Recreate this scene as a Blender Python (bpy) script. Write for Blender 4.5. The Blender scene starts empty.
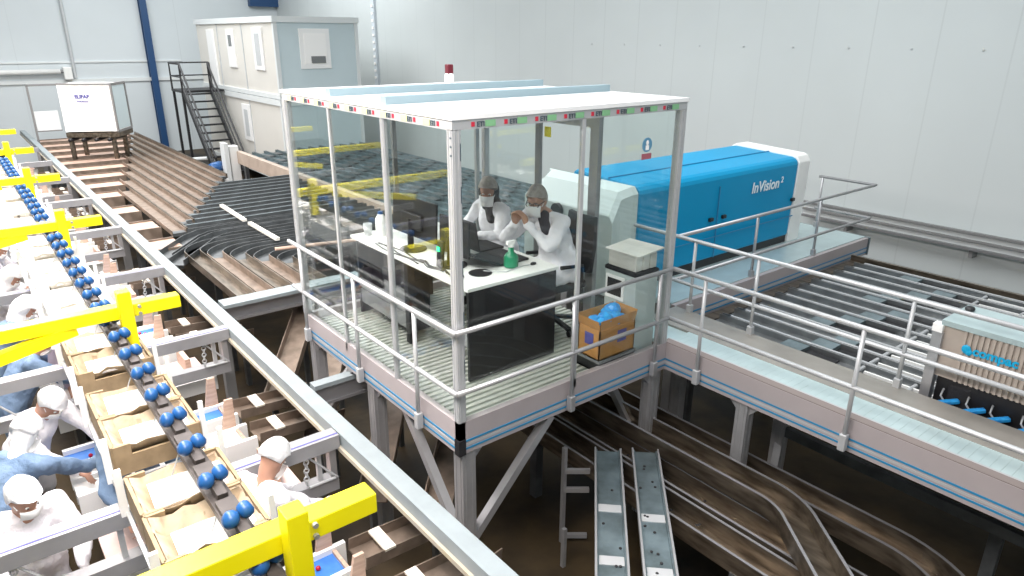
import bpy, bmesh, math, random
from mathutils import Vector, Matrix, noise
random.seed(7)
S = bpy.context.scene
COL = S.collection
PI = math.pi
V = Vector
ORD = ['first', 'second', 'third', 'fourth', 'fifth', 'sixth', 'seventh', 'eighth', 'ninth', 'tenth', 'eleventh', 'twelfth', 'thirteenth', 'fourteenth', 'fifteenth', 'sixteenth', 'seventeenth', 'eighteenth', 'nineteenth', 'twentieth', 'twenty-first', 'twenty-second', 'twenty-third', 'twenty-fourth']

# ------------------------------------------------------------------ materials
def mat(name, col, rough=.5, metal=0., var=.0, vscale=6., bump=0., bscale=40., col2=None, spec=.5, stretch=None):
    m = bpy.data.materials.new(name); m.use_nodes = True
    nt = m.node_tree; b = nt.nodes['Principled BSDF']
    b.inputs['Base Color'].default_value = (*col, 1)
    b.inputs['Roughness'].default_value = rough
    b.inputs['Metallic'].default_value = metal
    b.inputs['Specular IOR Level'].default_value = spec
    tc = nt.nodes.new('ShaderNodeTexCoord'); vec = tc.outputs['Object']
    if stretch:
        mp = nt.nodes.new('ShaderNodeMapping'); mp.inputs['Scale'].default_value = stretch
        nt.links.new(vec, mp.inputs['Vector']); vec = mp.outputs['Vector']
    if var or col2:
        n = nt.nodes.new('ShaderNodeTexNoise'); n.inputs['Scale'].default_value = vscale; n.inputs['Detail'].default_value = 6
        nt.links.new(vec, n.inputs['Vector'])
        r = nt.nodes.new('ShaderNodeValToRGB')
        c2 = col2 or tuple(max(0, c * (1 - var)) for c in col)
        r.color_ramp.elements[0].position = .35; r.color_ramp.elements[1].position = .65
        r.color_ramp.elements[0].color = (*c2, 1); r.color_ramp.elements[1].color = (*col, 1)
        nt.links.new(n.outputs['Fac'], r.inputs['Fac']); nt.links.new(r.outputs['Color'], b.inputs['Base Color'])
    if bump:
        n2 = nt.nodes.new('ShaderNodeTexNoise'); n2.inputs['Scale'].default_value = bscale; n2.inputs['Detail'].default_value = 4
        nt.links.new(vec, n2.inputs['Vector'])
        bp = nt.nodes.new('ShaderNodeBump'); bp.inputs['Strength'].default_value = bump; bp.inputs['Distance'].default_value = .04
        nt.links.new(n2.outputs['Fac'], bp.inputs['Height']); nt.links.new(bp.outputs['Normal'], b.inputs['Normal'])
    return m

def glass_mat(name, tint, ior=1.45, rough=0.0):
    m = bpy.data.materials.new(name); m.use_nodes = True
    nt = m.node_tree; nt.nodes.clear()
    o = nt.nodes.new('ShaderNodeOutputMaterial'); mx = nt.nodes.new('ShaderNodeMixShader')
    t = nt.nodes.new('ShaderNodeBsdfTransparent'); t.inputs['Color'].default_value = (*tint, 1)
    g = nt.nodes.new('ShaderNodeBsdfGlossy'); g.inputs['Roughness'].default_value = rough
    f = nt.nodes.new('ShaderNodeLayerWeight'); f.inputs['Blend'].default_value = .5
    pw = nt.nodes.new('ShaderNodeMath'); pw.operation = 'POWER'; pw.inputs[1].default_value = 4.2
    ma = nt.nodes.new('ShaderNodeMath'); ma.operation = 'MULTIPLY_ADD'; ma.inputs[1].default_value = .95; ma.inputs[2].default_value = .03
    nt.links.new(f.outputs['Facing'], pw.inputs[0]); nt.links.new(pw.outputs[0], ma.inputs[0])
    nt.links.new(ma.outputs[0], mx.inputs[0]); nt.links.new(t.outputs[0], mx.inputs[1]); nt.links.new(g.outputs[0], mx.inputs[2])
    nt.links.new(mx.outputs[0], o.inputs['Surface'])
    return m

def emit_mat(name, col, st):
    m = bpy.data.materials.new(name); m.use_nodes = True
    b = m.node_tree.nodes['Principled BSDF']
    b.inputs['Base Color'].default_value = (*col, 1)
    b.inputs['Emission Color'].default_value = (*col, 1); b.inputs['Emission Strength'].default_value = st
    return m

def panel_mat(name, col, pitch, axis, seam=.02, col2=None):
    """Sandwich-panel wall: flat sheet with a thin vertical joint every `pitch`."""
    m = mat(name, col, .45, 0, 0, 1)
    nt = m.node_tree; b = nt.nodes['Principled BSDF']
    tc = nt.nodes.new('ShaderNodeTexCoord'); sx = nt.nodes.new('ShaderNodeSeparateXYZ')
    nt.links.new(tc.outputs['Object'], sx.inputs[0])
    d = nt.nodes.new('ShaderNodeMath'); d.operation = 'DIVIDE'; d.inputs[1].default_value = pitch
    nt.links.new(sx.outputs[axis], d.inputs[0])
    fr = nt.nodes.new('ShaderNodeMath'); fr.operation = 'FRACT'; nt.links.new(d.outputs[0], fr.inputs[0])
    lt = nt.nodes.new('ShaderNodeMath'); lt.operation = 'LESS_THAN'; lt.inputs[1].default_value = seam / pitch
    nt.links.new(fr.outputs[0], lt.inputs[0])
    n = nt.nodes.new('ShaderNodeTexNoise'); n.inputs['Scale'].default_value = .35; n.inputs['Detail'].default_value = 3
    nt.links.new(tc.outputs['Object'], n.inputs['Vector'])
    r = nt.nodes.new('ShaderNodeValToRGB'); r.color_ramp.elements[0].position = .3; r.color_ramp.elements[1].position = .7
    r.color_ramp.elements[0].color = (*(col2 or [c * .93 for c in col]), 1); r.color_ramp.elements[1].color = (*col, 1)
    nt.links.new(n.outputs['Fac'], r.inputs['Fac'])
    mx = nt.nodes.new('ShaderNodeMix'); mx.data_type = 'RGBA'
    nt.links.new(lt.outputs[0], mx.inputs['Factor']); nt.links.new(r.outputs['Color'], mx.inputs['A'])
    mx.inputs['B'].default_value = (*[c * .9 for c in col], 1)
    nt.links.new(mx.outputs['Result'], b.inputs['Base Color'])
    return m

M = {}
def defm(k, *a, **kw): M[k] = mat(k, *a, **kw)
defm('white_paint', (.82, .82, .80), .4, var=.06, vscale=3)
defm('white_gloss', (.88, .88, .88), .25)
defm('beam_white', (.26, .30, .315), .45, var=.12, vscale=5)
defm('alu', (.42, .42, .43), .38, .55, var=.08, vscale=9)
defm('alu_dark', (.30, .30, .31), .4, .6)
defm('alu_pale', (.50, .51, .52), .42, .35, var=.05)
defm('fascia', (.42, .375, .38), .45, .2, var=.06, vscale=4)
defm('taupe', (.20, .165, .155), .5)
defm('strip_grey', (.34, .32, .29), .4, .4, var=.2, vscale=3)
defm('beam_grey', (.31, .31, .32), .45, .2, var=.1)
defm('blue_stripe', (.02, .20, .38), .4)
defm('deck', (.34, .38, .36), .5, .3, var=.15, vscale=8)
defm('deck_slat', (.62, .62, .56), .45, .3, var=.1)
defm('steel', (.36, .38, .39), .3, .85, var=.25, vscale=5)
defm('steel_plate', (.50, .62, .63), .35, .4, var=.12, vscale=4)
defm('steel_dirty', (.24, .20, .155), .34, .8, col2=(.10, .08, .06), vscale=5, stretch=(3, .6, 3))
defm('steel_dark', (.14, .15, .155), .42, .5, var=.35, vscale=5)
defm('steel_blue', (.26, .33, .36), .36, .75, col2=(.14, .18, .19), vscale=4)
defm('brown_lane', (.27, .21, .165), .5, .4, col2=(.17, .13, .10), vscale=6)
defm('peach', (.58, .40, .31), .5, .1, col2=(.36, .25, .20), vscale=4)
defm('black', (.012, .012, .014), .45)
defm('black_soft', (.02, .02, .023), .8, bump=.3, bscale=30)
defm('black_metal', (.014, .014, .016), .5, .2)
defm('lip_stain', (.46, .40, .28), .6, col2=(.38,.35,.30), vscale=9)
defm('rubber', (.02, .02, .022), .7)
defm('yellow', (.84, .74, .0), .4)
defm('wheel_blue', (.012, .085, .26), .35)
defm('kerb', (.50, .41, .34), .55, col2=(.40, .32, .26), vscale=3)
defm('kraft', (.42, .33, .22), .75, col2=(.30, .22, .14), vscale=6, bump=.4, bscale=9)
defm('chain_dark', (.085, .073, .068), .5, .4, var=.3, vscale=12)
defm('machine_blue', (.0, .265, .50), .4, spec=.2)
defm('machine_blue_top', (.0, .235, .50), .33)
defm('machine_white', (.52, .58, .57), .45)
defm('grille', (.42, .36, .31), .55, var=.1)
defm('card', (.42, .25, .12), .75, var=.18, vscale=7)
defm('card_light', (.36, .26, .15), .75, var=.25, vscale=8)
defm('card_orange', (.50, .24, .07), .7, var=.12, vscale=6)
defm('liner', (.80, .74, .64), .7, var=.2, vscale=9, bump=.5, bscale=12)
defm('paper_white', (.90, .89, .87), .6)
defm('blue_liner', (.05, .20, .62), .45, var=.2, vscale=9)
defm('cherry', (.42, .01, .03), .25)
defm('pink_board', (.62, .47, .44), .6, col2=(.48, .34, .30), vscale=3)
defm('wood', (.56, .40, .31), .6, col2=(.45, .31, .24), vscale=5, stretch=(1, 8, 8))
defm('coat_white', (.88, .86, .90), .75, bump=.9, bscale=9)
defm('coat_blue', (.17, .25, .37), .75, col2=(.12, .19, .30), vscale=3, bump=.9, bscale=9)
defm('coat_mauve', (.40, .34, .42), .75, bump=.35, bscale=7)
defm('hairnet', (.84, .84, .85), .7, bump=.4, bscale=25)
defm('net_grey', (.44, .39, .35), .7, var=.3, vscale=20, bump=.4, bscale=30)
defm('mask_white', (.86, .86, .86), .7, bump=.2, bscale=15)
defm('skin', (.48, .26, .18), .5, var=.08)
defm('skin_dark', (.44, .23, .16), .5, var=.08)
defm('trouser', (.03, .033, .045), .8)
defm('scarf', (.03, .03, .035), .8, col2=(.12, .11, .11), vscale=12)
defm('green_plastic', (.0, .20, .09), .3)
defm('cabin_cream', (.70, .68, .63), .5, var=.05, vscale=1)
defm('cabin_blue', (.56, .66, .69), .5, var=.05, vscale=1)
defm('cabin_trim', (.68, .71, .71), .5)
defm('win_white', (.84, .84, .83), .4)
defm('win_dark', (.18, .19, .19), .25)
defm('column_blue', (.015, .06, .16), .4)
defm('grey_paint', (.52, .54, .55), .5, var=.06)
defm('grey_dark', (.20, .20, .20), .5)
defm('conduit', (.55, .60, .64), .5)
defm('batten', (.24, .33, .37), .5)
defm('red', (.11, .004, .014), .4)
defm('red_bright', (.55, .02, .05), .4)
defm('tape_green', (.22, .48, .25), .5)
defm('tape_yellow', (.66, .66, .30), .5)
defm('tape_white', (.72, .73, .75), .5)
defm('ink_dark', (.06, .09, .11), .5)
defm('ink_blue', (.08, .08, .30), .5)
defm('cyan_ink', (.0, .35, .62), .4)
defm('text_white', (.72, .82, .86), .4)
defm('bag_blue', (.02, .22, .62), .3, col2=(.03, .38, .80), vscale=14)
defm('screen_black', (.012, .014, .018), .12)
defm('desk_white', (.80, .80, .77), .45)
defm('foam', (.74, .72, .66), .7, var=.12, vscale=5)
defm('sign_blue', (.10, .27, .42), .4)
defm('floor_m', (.075, .052, .026), .5, col2=(.011, .010, .009), vscale=.9, spec=.15, bump=.15, bscale=5)
M['glass'] = glass_mat('clear_pane', (.955, .98, .975), 1.5)
defm('sign_red', (.36, .10, .13), .5)
M['wall_r'] = panel_mat('wall_panel_right', (.57, .61, .61), 1.1, 'Y', .025)
M['wall_b'] = panel_mat('wall_panel_back', (.62, .67, .69), 6.0, 'X', .03)
M['green_led'] = emit_mat('green_led', (.02, .8, .35), 1.2)

# ------------------------------------------------------------------ mesh builder
class MB:
    def __init__(s): s.v = []; s.f = []
    def add(s, vs, fs):
        o = len(s.v); s.v += [tuple(p) for p in vs]; s.f += [tuple(i + o for i in f) for f in fs]; return s
    def bx(s, x0, x1, y0, y1, z0, z1):
        return s.add([(x0, y0, z0), (x1, y0, z0), (x1, y1, z0), (x0, y1, z0), (x0, y0, z1), (x1, y0, z1), (x1, y1, z1), (x0, y1, z1)],
                     [(0, 3, 2, 1), (4, 5, 6, 7), (0, 1, 5, 4), (1, 2, 6, 5), (2, 3, 7, 6), (3, 0, 4, 7)])
    def obox(s, c, size, rot):   # oriented box
        c = V(c); vs = []
        for dz in (-.5, .5):
            for dx, dy in ((-.5, -.5), (.5, -.5), (.5, .5), (-.5, .5)):
                vs.append(c + rot @ V((dx * size[0], dy * size[1], dz * size[2])))
        return s.add(vs, [(0, 3, 2, 1), (4, 5, 6, 7), (0, 1, 5, 4), (1, 2, 6, 5), (2, 3, 7, 6), (3, 0, 4, 7)])
    def bar(s, p, q, w, h, up=(0, 0, 1)):
        p = V(p); q = V(q); d = (q - p).normalized(); u = V(up)
        if abs(d.dot(u)) > .99: u = V((0, 1, 0))
        a = d.cross(u).normalized(); b = a.cross(d)
        vs = []
        for e in (p, q):
            for i, j in ((-1, -1), (1, -1), (1, 1), (-1, 1)): vs.append(e + a * (i * w / 2) + b * (j * h / 2))
        return s.add(vs, [(3, 2, 1, 0), (4, 5, 6, 7), (0, 1, 5, 4), (1, 2, 6, 5), (2, 3, 7, 6), (3, 0, 4, 7)])
    def tube(s, path, r, n=10, r2=None):
        path = [V(p) for p in path]; rings = []; prev = None
        for i, p in enumerate(path):
            if i == 0: d = path[1] - p
            elif i == len(path) - 1: d = p - path[i - 1]
            else: d = (path[i + 1] - p).normalized() + (p - path[i - 1]).normalized()
            d.normalize()
            if prev is None:
                u = V((0, 0, 1)) if abs(d.z) < .9 else V((0, 1, 0)); a = d.cross(u).normalized()
            else: a = (prev - d * prev.dot(d)).normalized()
            prev = a; b = d.cross(a)
            rr = r if r2 is None else r + (r2 - r) * i / (len(path) - 1)
            rings.append([p + a * math.cos(2 * PI * k / n) * rr + b * math.sin(2 * PI * k / n) * rr for k in range(n)])
        return s.loft(rings)
    def loft(s, rings, caps=True, closed=True):
        n = len(rings[0]); vs = [p for r in rings for p in r]; fs = []
        for i in range(len(rings) - 1):
            for k in range(n if closed else n - 1):
                fs.append((i * n + k, i * n + (k + 1) % n, (i + 1) * n + (k + 1) % n, (i + 1) * n + k))
        if caps and closed: fs += [tuple(range(n - 1, -1, -1)), tuple((len(rings) - 1) * n + k for k in range(n))]
        return s.add(vs, fs)
    def lathe(s, c, prof, n=20):
        c = V(c)
        return s.loft([[c + V((r * math.cos(2 * PI * k / n), r * math.sin(2 * PI * k / n), z)) for k in range(n)] for r, z in prof])
    def cyl(s, p, q, r, n=14): return s.tube([p, q], r, n)
    def ell(s, c, rad, rot=None, nu=14, nv=8):
        c = V(c); rot = rot or Matrix.Identity(3); vs = []; fs = []
        vs.append(c + rot @ V((0, 0, rad[2])))
        for j in range(1, nv):
            t = PI * j / nv
            for k in range(nu):
                a = 2 * PI * k / nu
                vs.append(c + rot @ V((rad[0] * math.sin(t) * math.cos(a), rad[1] * math.sin(t) * math.sin(a), rad[2] * math.cos(t))))
        vs.append(c + rot @ V((0, 0, -rad[2]))); L = len(vs) - 1
        for k in range(nu):
            fs.append((0, 1 + k, 1 + (k + 1) % nu)); o = 1 + (nv - 2) * nu
            fs.append((L, o + (k + 1) % nu, o + k))
        for j in range(nv - 2):
            for k in range(nu):
                a = 1 + j * nu
                fs.append((a + k, a + nu + k, a + nu + (k + 1) % nu, a + (k + 1) % nu))
        return s.add(vs, fs)
    def cap(s, p, q, r1, r2, n=12):   # tapered capsule
        p = V(p); q = V(q); d = (q - p)
        L = d.length or 1e-6; d = d / L if L > 1e-6 else V((0, 0, 1))
        u = V((0, 0, 1)) if abs(d.z) < .9 else V((0, 1, 0)); a = d.cross(u).normalized(); b = d.cross(a)
        rings = []
        for t in (-85, -60, -30, 0):
            t = math.radians(t); rings.append((p + d * (math.sin(t) * r1), math.cos(t) * r1))
        for t in (0, 30, 60, 85):
            t = math.radians(t); rings.append((q + d * (math.sin(t) * r2), math.cos(t) * r2))
        return s.loft([[c + a * math.cos(2 * PI * k / n) * r + b * math.sin(2 * PI * k / n) * r for k in range(n)] for c, r in rings])
    def prism(s, poly, axis, a, b):   # polygon of 2D points extruded along axis
        def mk(p, t):
            return {'x': (t, p[0], p[1]), 'y': (p[0], t, p[1]), 'z': (p[0], p[1], t)}[axis]
        return s.loft([[mk(p, a) for p in poly], [mk(p, b) for p in poly]])
    def sweep(s, path, prof, closed_prof=True):
        """Sweep an open or closed 2D profile (side, up) along a horizontal-ish path."""
        path = [V(p) for p in path]; rings = []
        for i, p in enumerate(path):
            d = (path[min(i + 1, len(path) - 1)] - path[max(i - 1, 0)]).normalized()
            a = d.cross(V((0, 0, 1))).normalized(); b = a.cross(d)
            rings.append([p + a * x + b * z for x, z in prof])
        return s.loft(rings, caps=True, closed=closed_prof)
    def build(s, name, m, parent=None, bevel=0., smooth=False):
        me = bpy.data.meshes.new(name)
        off = V((0, 0, 0)); p = parent
        while p is not None: off += p.location; p = p.parent
        me.from_pydata([tuple(V(v) - off) for v in s.v], [], s.f)
        bm = bmesh.new(); bm.from_mesh(me); bmesh.ops.recalc_face_normals(bm, faces=bm.faces); bm.to_mesh(me); bm.free()
        me.materials.append(M[m] if isinstance(m, str) else m)
        o = bpy.data.objects.new(name, me); COL.objects.link(o)
        if parent is not None: o.parent = parent
        if smooth: me.polygons.foreach_set('use_smooth', [True] * len(me.polygons))
        if bevel:
            b = o.modifiers.new('bevel', 'BEVEL'); b.width = bevel; b.segments = 2; b.limit_method = 'ANGLE'
        return o

def tag(o, label, cat, group=None, kind=None):
    o['label'] = label; o['category'] = cat
    if group: o['group'] = group
    if kind: o['kind'] = kind
    return o
def thing(name, label, cat, loc=(0, 0, 0), group=None):
    o = bpy.data.objects.new(name, None); COL.objects.link(o); o.location = loc; o.empty_display_size = .1
    return tag(o, label, cat, group)
def struct(name, mb, m, **k):
    o = mb.build(name, m, **k); o['kind'] = 'structure'; return o
KIDS = {}
def copy_tree(o, loc=None, parent=None):
    c = o.copy(); COL.objects.link(c)
    if parent is not None: c.parent = parent
    if loc is not None: c.location = loc
    for ch in list(o.children): copy_tree(ch, None, c)
    return c
def text_obj(name, body, size, m, loc, rot, parent, extrude=.002, shear=0., align='LEFT', bold=0.):
    cu = bpy.data.curves.new(name, 'FONT'); cu.body = body; cu.size = size; cu.extrude = extrude; cu.shear = shear; cu.align_x = align; cu.offset = bold
    t = bpy.data.objects.new(name + '_tmp', cu); COL.objects.link(t)
    bpy.context.view_layer.update()
    me = bpy.data.meshes.new_from_object(t.evaluated_get(bpy.context.evaluated_depsgraph_get()))
    bpy.data.objects.remove(t)
    me.name = name
    o = bpy.data.objects.new(name, me); COL.objects.link(o)
    me.materials.clear(); me.materials.append(M[m])
    o.parent = parent
    off = V((0, 0, 0)); p = parent
    while p is not None: off += p.location; p = p.parent
    o.location = V(loc) - off; o.rotation_euler = rot
    return o
def fuse(name, mb, m, parent, voxel, smooth_it=3, folds=0.):
    """Fuse overlapping closed pieces into one continuous skin."""
    o = mb.build(name, m, parent)
    r = o.modifiers.new('r', 'REMESH'); r.mode = 'VOXEL'; r.voxel_size = voxel
    s = o.modifiers.new('s', 'SMOOTH'); s.iterations = smooth_it; s.factor = .5
    bpy.context.view_layer.update()
    me = bpy.data.meshes.new_from_object(o.evaluated_get(bpy.context.evaluated_depsgraph_get()))
    if folds:
        seed = parent.location * 3.1
        dv = [v.normal * (folds * (noise.noise(V((v.co.x * 7, v.co.y * 7, v.co.z * 4)) + seed) + .6 * noise.noise(V((v.co.x * 16, v.co.y * 16, v.co.z * 9)) + seed))) for v in me.vertices]
        for v, d in zip(me.vertices, dv): v.co += d
    o.modifiers.clear(); old = o.data; o.data = me; bpy.data.meshes.remove(old); me.name = name
    me.polygons.foreach_set('use_smooth', [True] * len(me.polygons))
    return o
# ================================================================== SETTING
GZ = -1.9
WR, WB = 10.5, 30.0
struct('floor', MB().bx(-12, WR, -8, WB, GZ - .2, GZ), 'floor_m')
struct('wall_right', MB().bx(WR, WR + .2, -8, WB + .2, GZ, 7), 'wall_r')
struct('wall_left', MB().bx(-12.2, -12, -8, WB, GZ, 7), 'wall_b')
struct('wall_front', MB().bx(-12, WR, -8.2, -8, GZ, 7), 'wall_b')
struct('wall_back', MB().bx(-12, WR, WB, WB + .2, GZ, 7), 'wall_b')
b = MB(); b.bx(4.62, 4.88, WB - .06, WB, GZ, 7); b.bx(4.62, 4.88, WB - .34, WB - .28, GZ, 7); b.bx(4.72, 4.78, WB - .30, WB - .04, GZ, 7)
struct('trim_1', b, 'column_blue')
struct('trim_2', MB().bx(9.2, WR, WB - .3, WB, 4.24, 4.9), 'column_blue')
b = MB().bx(-12, 6, WB - .05, WB, 1.93, 1.99); b.bx(-12, 7, WB - .08, WB, 1.16, 1.30)
struct('trim_3', b, 'cabin_trim')
o = tag(MB().tube([(1.86, WB - .1, 7), (1.86, WB - .1, 1.35)], .06, 10).build('drain_pipe', 'grey_paint'), 'thin grey vertical pipe on the back wall above the lettered white hood', 'pipe')
p = thing('roller_blind', 'long white roller tube on brackets along the back wall at upper left', 'blind', (-2, WB - .2, 1.6))
MB().tube([(-9, WB - .25, 1.62), (1.35, WB - .25, 1.62)], .10, 14).build('tube', 'white_paint', p, smooth=True)
MB().tube([(1.35, WB - .25, 1.62), (1.5, WB - .25, 1.62)], .07, 12).build('end_cap', 'grey_dark', p)
MB().bx(1.45, 1.75, WB - .35, WB, 1.3, 1.78).build('bracket', 'white_paint', p, bevel=.03)
# trunking on right wall
p = thing('cable_trunking', 'pale vertical cable trunking with clips on the right wall beside the cabins', 'trunking', (WR, 20.5, 1))
MB().bx(WR - .10, WR, 20.4, 20.62, GZ, 7).build('channel', 'conduit', p)
for i in range(16): MB().bx(WR - .13, WR - .10, 20.45, 20.57, 1.5 + .25 * i, 1.58 + .25 * i).build('clip', 'paper_white', p)
# cable tray on right wall
p = thing('cable_tray', 'long steel cable tray with three rails on brackets along the right wall', 'cable tray', (WR - .2, 0, -.2))
for z0, h in ((-.03, .035), (-.16, .03), (-.30, .04)):
    MB().bx(WR - .30, WR - .22, -7, 2.9, z0, z0 + h).build('rail', 'grey_dark' if z0 > -.2 else 'alu_dark', p)
MB().bx(WR - .22, WR - .19, -7, 2.9, -.30, -.02).build('web', 'cabin_trim', p)
for y in (2.0, -.14, -2.3, -4.4): MB().bx(WR - .24, WR, y - .03, y + .03, -.44, -.31).build('bracket', 'grey_dark', p)
# wall screws: tiny fixings
b = MB()
for k in range(12): b.ell((WR - .01, -3 + 1.1 * k + .12, 2.85), (.01, .022, .022), nu=8, nv=5)
struct('trim_4', b, 'grey_paint')

# ------------------------------------------------------------------ site cabins
def cabin(z0, z1, label, upper):
    X0, X1, Y0, Y1 = 5.7, 8.45, 18.0, 26.0
    t = thing('site_cabin', label, 'portable cabin', ((X0 + X1) / 2, (Y0 + Y1) / 2, z0), 'stacked site cabins')
    b = MB().bx(X0, X1 - .0, Y0 + .02, Y1, z0, z1)
    b.build('wall_shell', 'cabin_cream', t)
    MB().bx(X0 + .0, X1, Y0, Y0 + .03, z0, z1).build('end_panel', 'cabin_blue', t)
    for x in (X0 - .03, X1 - .09):
        MB().bx(x, x + .12, Y0 - .03, Y0 + .09, z0, z1).build('corner_post', 'cabin_trim', t)
    r = MB(); r.bx(X0 - .06, X1 + .06, Y0 - .06, Y1 + .06, z1 - .16, z1 + .02)
    r.build('roof_frame', 'cabin_trim', t)
    MB().bx(X0 - .04, X1 + .04, Y0 - .04, Y1 + .04, z0 - .02, z0 + .12).build('floor_frame', 'cabin_trim', t)
    for y in (20.9, 23.5): MB().bx(X0 - .02, X0, y - .03, y + .03, z0 + .1, z1 - .16).build('seam', 'grey_paint', t)
    def window(y0, y1, a, c, end=False, x0=0, x1=0, dark=False):
        if end: w = MB().bx(x0, x1, Y0 - .05, Y0, a, c)
        else: w = MB().bx(X0 - .05, X0, y0, y1, a, c)
        f = w.build('window', 'win_white', t, bevel=.01)
        if end:
            MB().bx(x0 + .14, x1 - .14, Y0 - .06, Y0 - .05, a + .16, c - .14).build('pane', 'paper_white', f)
            MB().bx(x0 + .34, x1 - .2, Y0 - .09, Y0 - .06, a + .17, a + .38).build('monitor_back', 'win_dark', f)
        else:
            MB().bx(X0 - .06, X0 - .05, y0 + .22, y1 - .22, a + (.7 if dark else .15), c - .18).build('pane', 'win_dark' if dark else 'grey_paint', f)
    if upper:
        window(0, 0, 2.02, 3.22, True, 6.45, 7.46)
        window(21.7, 22.45, 1.95, 3.2, dark=True); window(19.0, 19.85, 1.95, 3.25)
        MB().bx(X0 - .05, X0, 23.9, 24.7, z0 + .1, z1 - .35).build('door', 'win_white', t, bevel=.01)
    else:
        window(20.9, 21.7, -.5, .75)
    return t
cabin(-1.55, 1.08, 'lower cream site cabin at floor level under the other cabin', False)
cabin(1.14, 3.55, 'upper site cabin with white framed end window, stacked on the other cabin', True)
# ------------------------------------------------------------------ steel stair
t = thing('metal_staircase', 'black metal open-tread staircase with handrails climbing to the upper cabin', 'stairs', (5.0, 22, GZ))
ys, zs, ye, ze = 20.4, -1.85, 23.3, 1.12
for x in (4.2, 5.15): MB().bar((x, ys, zs), (x, ye, ze), .06, .22).build('stringer', 'black_metal', t)
for k in range(12):
    f = (k + .5) / 12; y = ys + (ye - ys) * f; z = zs + (ze - zs) * f
    MB().bx(4.23, 5.12, y - .09, y + .07, z, z + .05).build('tread', 'black_metal', t)
MB().bx(4.15, 5.62, 23.3, 24.7, 1.06, 1.14).build('landing', 'black_metal', t)
for x in (4.18, 5.15):
    b = MB().tube([(x, ys, zs + .1), (x, ys, zs + 1.0), (x, ye, ze + .95), (x, ye, ze)], .035, 8)
    b.tube([(x, ys, zs + .55), (x, ye, ze + .5)], .025, 8)
    b.build('handrail', 'black_metal', t)
b = MB().tube([(4.18, 24.66, 1.1), (4.18, 24.66, 2.05), (5.60, 24.66, 2.05), (5.60, 24.66, 1.1)], .035, 8)
b.tube([(4.18, 23.3, 2.05), (4.18, 24.66, 2.05)], .035, 8); b.tube([(4.18, 24.66, 1.6), (5.60, 24.66, 1.6)], .025, 8); b.tube([(4.18, 23.3, 1.6), (4.18, 24.66, 1.6)], .025, 8)
b.build('landing_rail', 'black_metal', t)
for x in (4.2,):
    for y in (23.4, 24.6): MB().bx(x - .04, x + .04, y - .04, y + .04, GZ, 1.08).build('support_post', 'black_metal', t)
# white hood with blue lettering (far left)
t = thing('machine_hood', 'white box hood with blue lettering and dark edges standing on a roller frame', 'machine hood', (.62, 19.6, .3)); HOOD = t
t.rotation_euler.z = math.radians(-31)
x0, x1, y0, y1, z0, z1 = -.10, 1.30, 19.2, 20.2, .40, 1.70
MB().bx(x0, x1, y0, y1, z0, z1).build('shell', 'paper_white', t)
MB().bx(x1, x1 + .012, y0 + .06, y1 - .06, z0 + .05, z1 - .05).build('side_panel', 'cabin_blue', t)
e = MB()
for y in (y0, y1): e.bx(x1 - .02, x1 + .03, y - .03, y + .03, z0, z1)
for z in (z0, z1): e.bx(x1 - .02, x1 + .03, y0, y1, z - .03, z + .03)
e.bx(x0, x1, y0 - .02, y0 + .02, z1 - .02, z1 + .03)
e.build('edge_frame', 'grey_dark', t)
MB().bx(x0, x1 + .03, y0 - .03, y1, z0 - .16, z0 - .03).build('base_band', 'steel_dirty', t)
text_obj('lettering', 'ELIFAB', .135, 'ink_blue', (.31, y0 - .012, 1.32), (PI / 2, 0, 0), t, bold=.006)
text_obj('lettering', 'Solutions', .085, 'ink_blue', (.35, y0 - .012, 1.21), (PI / 2, 0, 0), t, bold=.002)
for k, x in enumerate((0.0, .35, .7, 1.05)):
    MB().cyl((x, y0 - .1, .17), (x, y1, .17), .05, 12).build('roller', 'black', t, smooth=True)
for x in (-.05, 1.1): 
    for y in (19.3, 20.1): MB().bx(x - .05, x + .05, y - .05, y + .05, GZ, .25).build('leg', 'steel_dirty', t)
HOOD.location.x += .18
# tilted white board and dark door frame left of the hood
t = thing('screen_frame', 'dark thin frame holding a pale board beside the white hood', 'frame', (0.3, 24, 0))
b = MB(); b.bar((-.36, 24, 1.45), (-.36, 24, -.8), .06, .06); b.bar((-.36, 24, 1.45), (.62, 24, 1.45), .06, .06)
b.build('frame_bar', 'grey_dark', t)
MB().bx(-.32, .36, 24.02, 24.06, .0, .62).build('board', 'cabin_trim', t)
MB().bx(-.32, .38, 24.0, 24.07, -.04, .0).build('ledge', 'grey_dark', t)
b = MB(); b.bx(-.40, -.32, 23.9, 24.1, GZ, -.78)
b.build('post', 'grey_dark', t)
# pipework and stand between lanes and stairs
t = thing('drain_valve', 'bent white pipe with a yellow valve on the floor before the stairs', 'pipe', (4.2, 22.5, GZ))
MB().tube([(3.55, 22.6, -1.5), (3.6, 22.5, -1.15), (4.3, 21.7, -1.05), (4.5, 21.5, -1.2), (4.5, 21.5, GZ)], .07, 10).build('pipe', 'cabin_trim', t, smooth=True)
MB().cyl((3.5, 22.6, GZ), (3.5, 22.6, -1.4), .11, 12).build('valve', 'yellow', t)
t = thing('control_cabinet', 'narrow white control cabinet standing at the foot of the stairs', 'cabinet', (3.85, 17.6, GZ))
MB().bx(3.78, 4.05, 17.5, 17.8, GZ, -.1).build('body', 'white_paint', t, bevel=.02)
MB().bx(3.62, 3.74, 17.45, 17.85, GZ, .0).build('mounting_post', 'cabin_trim', t)
t = thing('blue_motor', 'small blue motor beside the narrow white control cabinet', 'motor', (3.45, 17.9, -.9))
MB().cyl((3.3, 17.8, -.75), (3.62, 18.1, -.75), .16, 14).build('body', 'wheel_blue', t, smooth=True)
MB().bx(3.35, 3.6, 17.8, 18.1, GZ, -.85).build('stand', 'grey_dark', t)

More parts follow.
